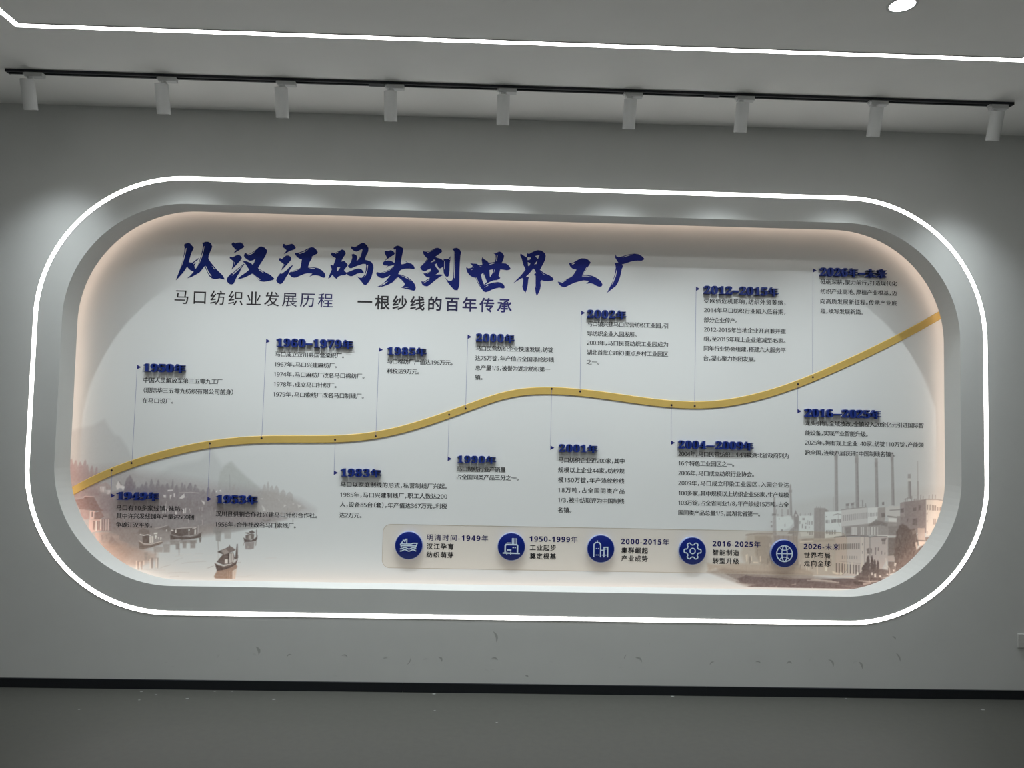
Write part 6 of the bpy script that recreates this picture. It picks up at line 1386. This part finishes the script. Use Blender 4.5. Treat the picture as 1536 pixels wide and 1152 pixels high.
def icon_lines(kind):
    L = []          # (points, width, closed) in disc radii
    w = 0.075
    if kind == 'ship':
        L += [([(-.62, .13), (-.28, .11), (.18, .11), (.30, .17), (.62, .17), (.50, -.16)], w, False), ([(-.62, .13), (-.53, -.16)], w, False), ([(-.54, -.02), (.52, -.02)], w, False),
              ([(-.56, .20), (-.46, .26), (-.42, .38), (-.34, .38), (-.30, .26)], w, False), ([(-.30, .26), (-.24, .46), (-.15, .46), (-.15, .12)], w, False)]
        for z in (-.20, -.36):
            L.append(([(-.64 + 1.2 * i / 24, z + .055 * math.sin(-2.2 + i / 24 * 12.5)) for i in range(25)], w, False))
    elif kind == 'factory':
        L += [([(-.46, -.42), (-.46, .08), (-.40, .16), (.40, .16), (.46, .08), (.46, -.42)], .10, False), ([(-.64, -.47), (.64, -.49)], .09, False)]
        for x in (.06, .17, .27, .38):
            L.append(([(x, .16), (x, .64)], .055, False))
        L += [([(-.36, .28), (-.06, .28)], .06, False), ([(.08, -.06), (.20, -.06)], .07, False), ([(.24, -.06), (.34, -.06)], .07, False), ([(-.33, -.24), (0, -.24)], .10, False), ([(-.33, -.36), (-.33, -.60)], .06, False), ([(-.04, -.36), (-.04, -.60)], .06, False)]
    elif kind == 'city':
        L += [([(-.52, -.62), (-.52, .34), (-.44, .40), (-.42, .46), (-.12, .46), (-.10, .40), (-.02, .34), (-.02, -.62)], w, False), ([(-.27, .46), (-.27, .62)], w, False), ([(-.02, -.10), (.22, -.10)], .06, False), ([(.24, -.62), (.24, .12), (.52, .12), (.52, -.62)], w, False), ([(.38, .02), (.38, -.04)], .07, False)]
        for x, z in ((-.34, .02), (-.19, .02), (-.34, -.46), (-.19, -.46), (.12, -.46), (.38, -.46)):
            L.append(([(x - .03, z), (x + .03, z)], .06, False))
    elif kind == 'gear':
        P = []
        for i in range(6):
            a = 60 * i
            for da, r in ((-17, .48), (-13, .60), (-6, .645), (6, .645), (13, .60), (17, .48), (30, .44)):
                P.append((r * math.cos(math.radians(a + da)), r * math.sin(math.radians(a + da))))
        L += [(P, w, True), (circ(.20), w, True)]
    else:
        L += [(circ(.595), w, True), ([(-.58, 0), (.58, 0)], w, False), (circ(.20, 40, ry=.59), w, True),
              (circ(.46, 16, 0, .66, 222, 318, ry=.40), .06, False), (circ(.46, 16, 0, -.66, 42, 138, ry=.40), .06, False)]
    return L

NAMES = [('ship', 'ship'), ('factory', 'mill'), ('city', 'tower blocks'), ('gear', 'gear'), ('globe', 'globe')]
IR = 0.0735
for (kind, word), (ix, iz) in zip(NAMES, ICON):
    root = empty('icon_disc', (ix / 1000, PY, iz / 1000))
    rot = Matrix.Rotation(math.radians(90), 4, 'X')
    bm = bmesh.new()
    add_lathe(bm, [(IR + 0.0025, 0.0), (IR + 0.0025, 0.0185), (IR + 0.001, 0.0195)], 64, rot)
    build('edge', bm, M_RIM, root, smooth=True)
    bm = bmesh.new()
    add_lathe(bm, [(IR, 0.0194), (IR, 0.0204), (IR - 0.0006, 0.0208)], 64, rot, cap0=False)
    build('face', bm, M_DISC, root, smooth=True)
    V, Fc = [], []
    for q, (pts, w, closed) in enumerate(icon_lines(kind)):
        stroke(V, Fc, [(x * IR, z * IR) for x, z in pts], w * IR * 1.05, -0.0212 - q * 0.00004, closed)
    o = flat('icon', V, Fc, M_ICON, root)
    o['label'] = f'white line drawing of a {word}'
    tag(root, f'round blue disc with a white {word} icon on the legend bar', 'icon disc', 'icon discs on the legend bar')
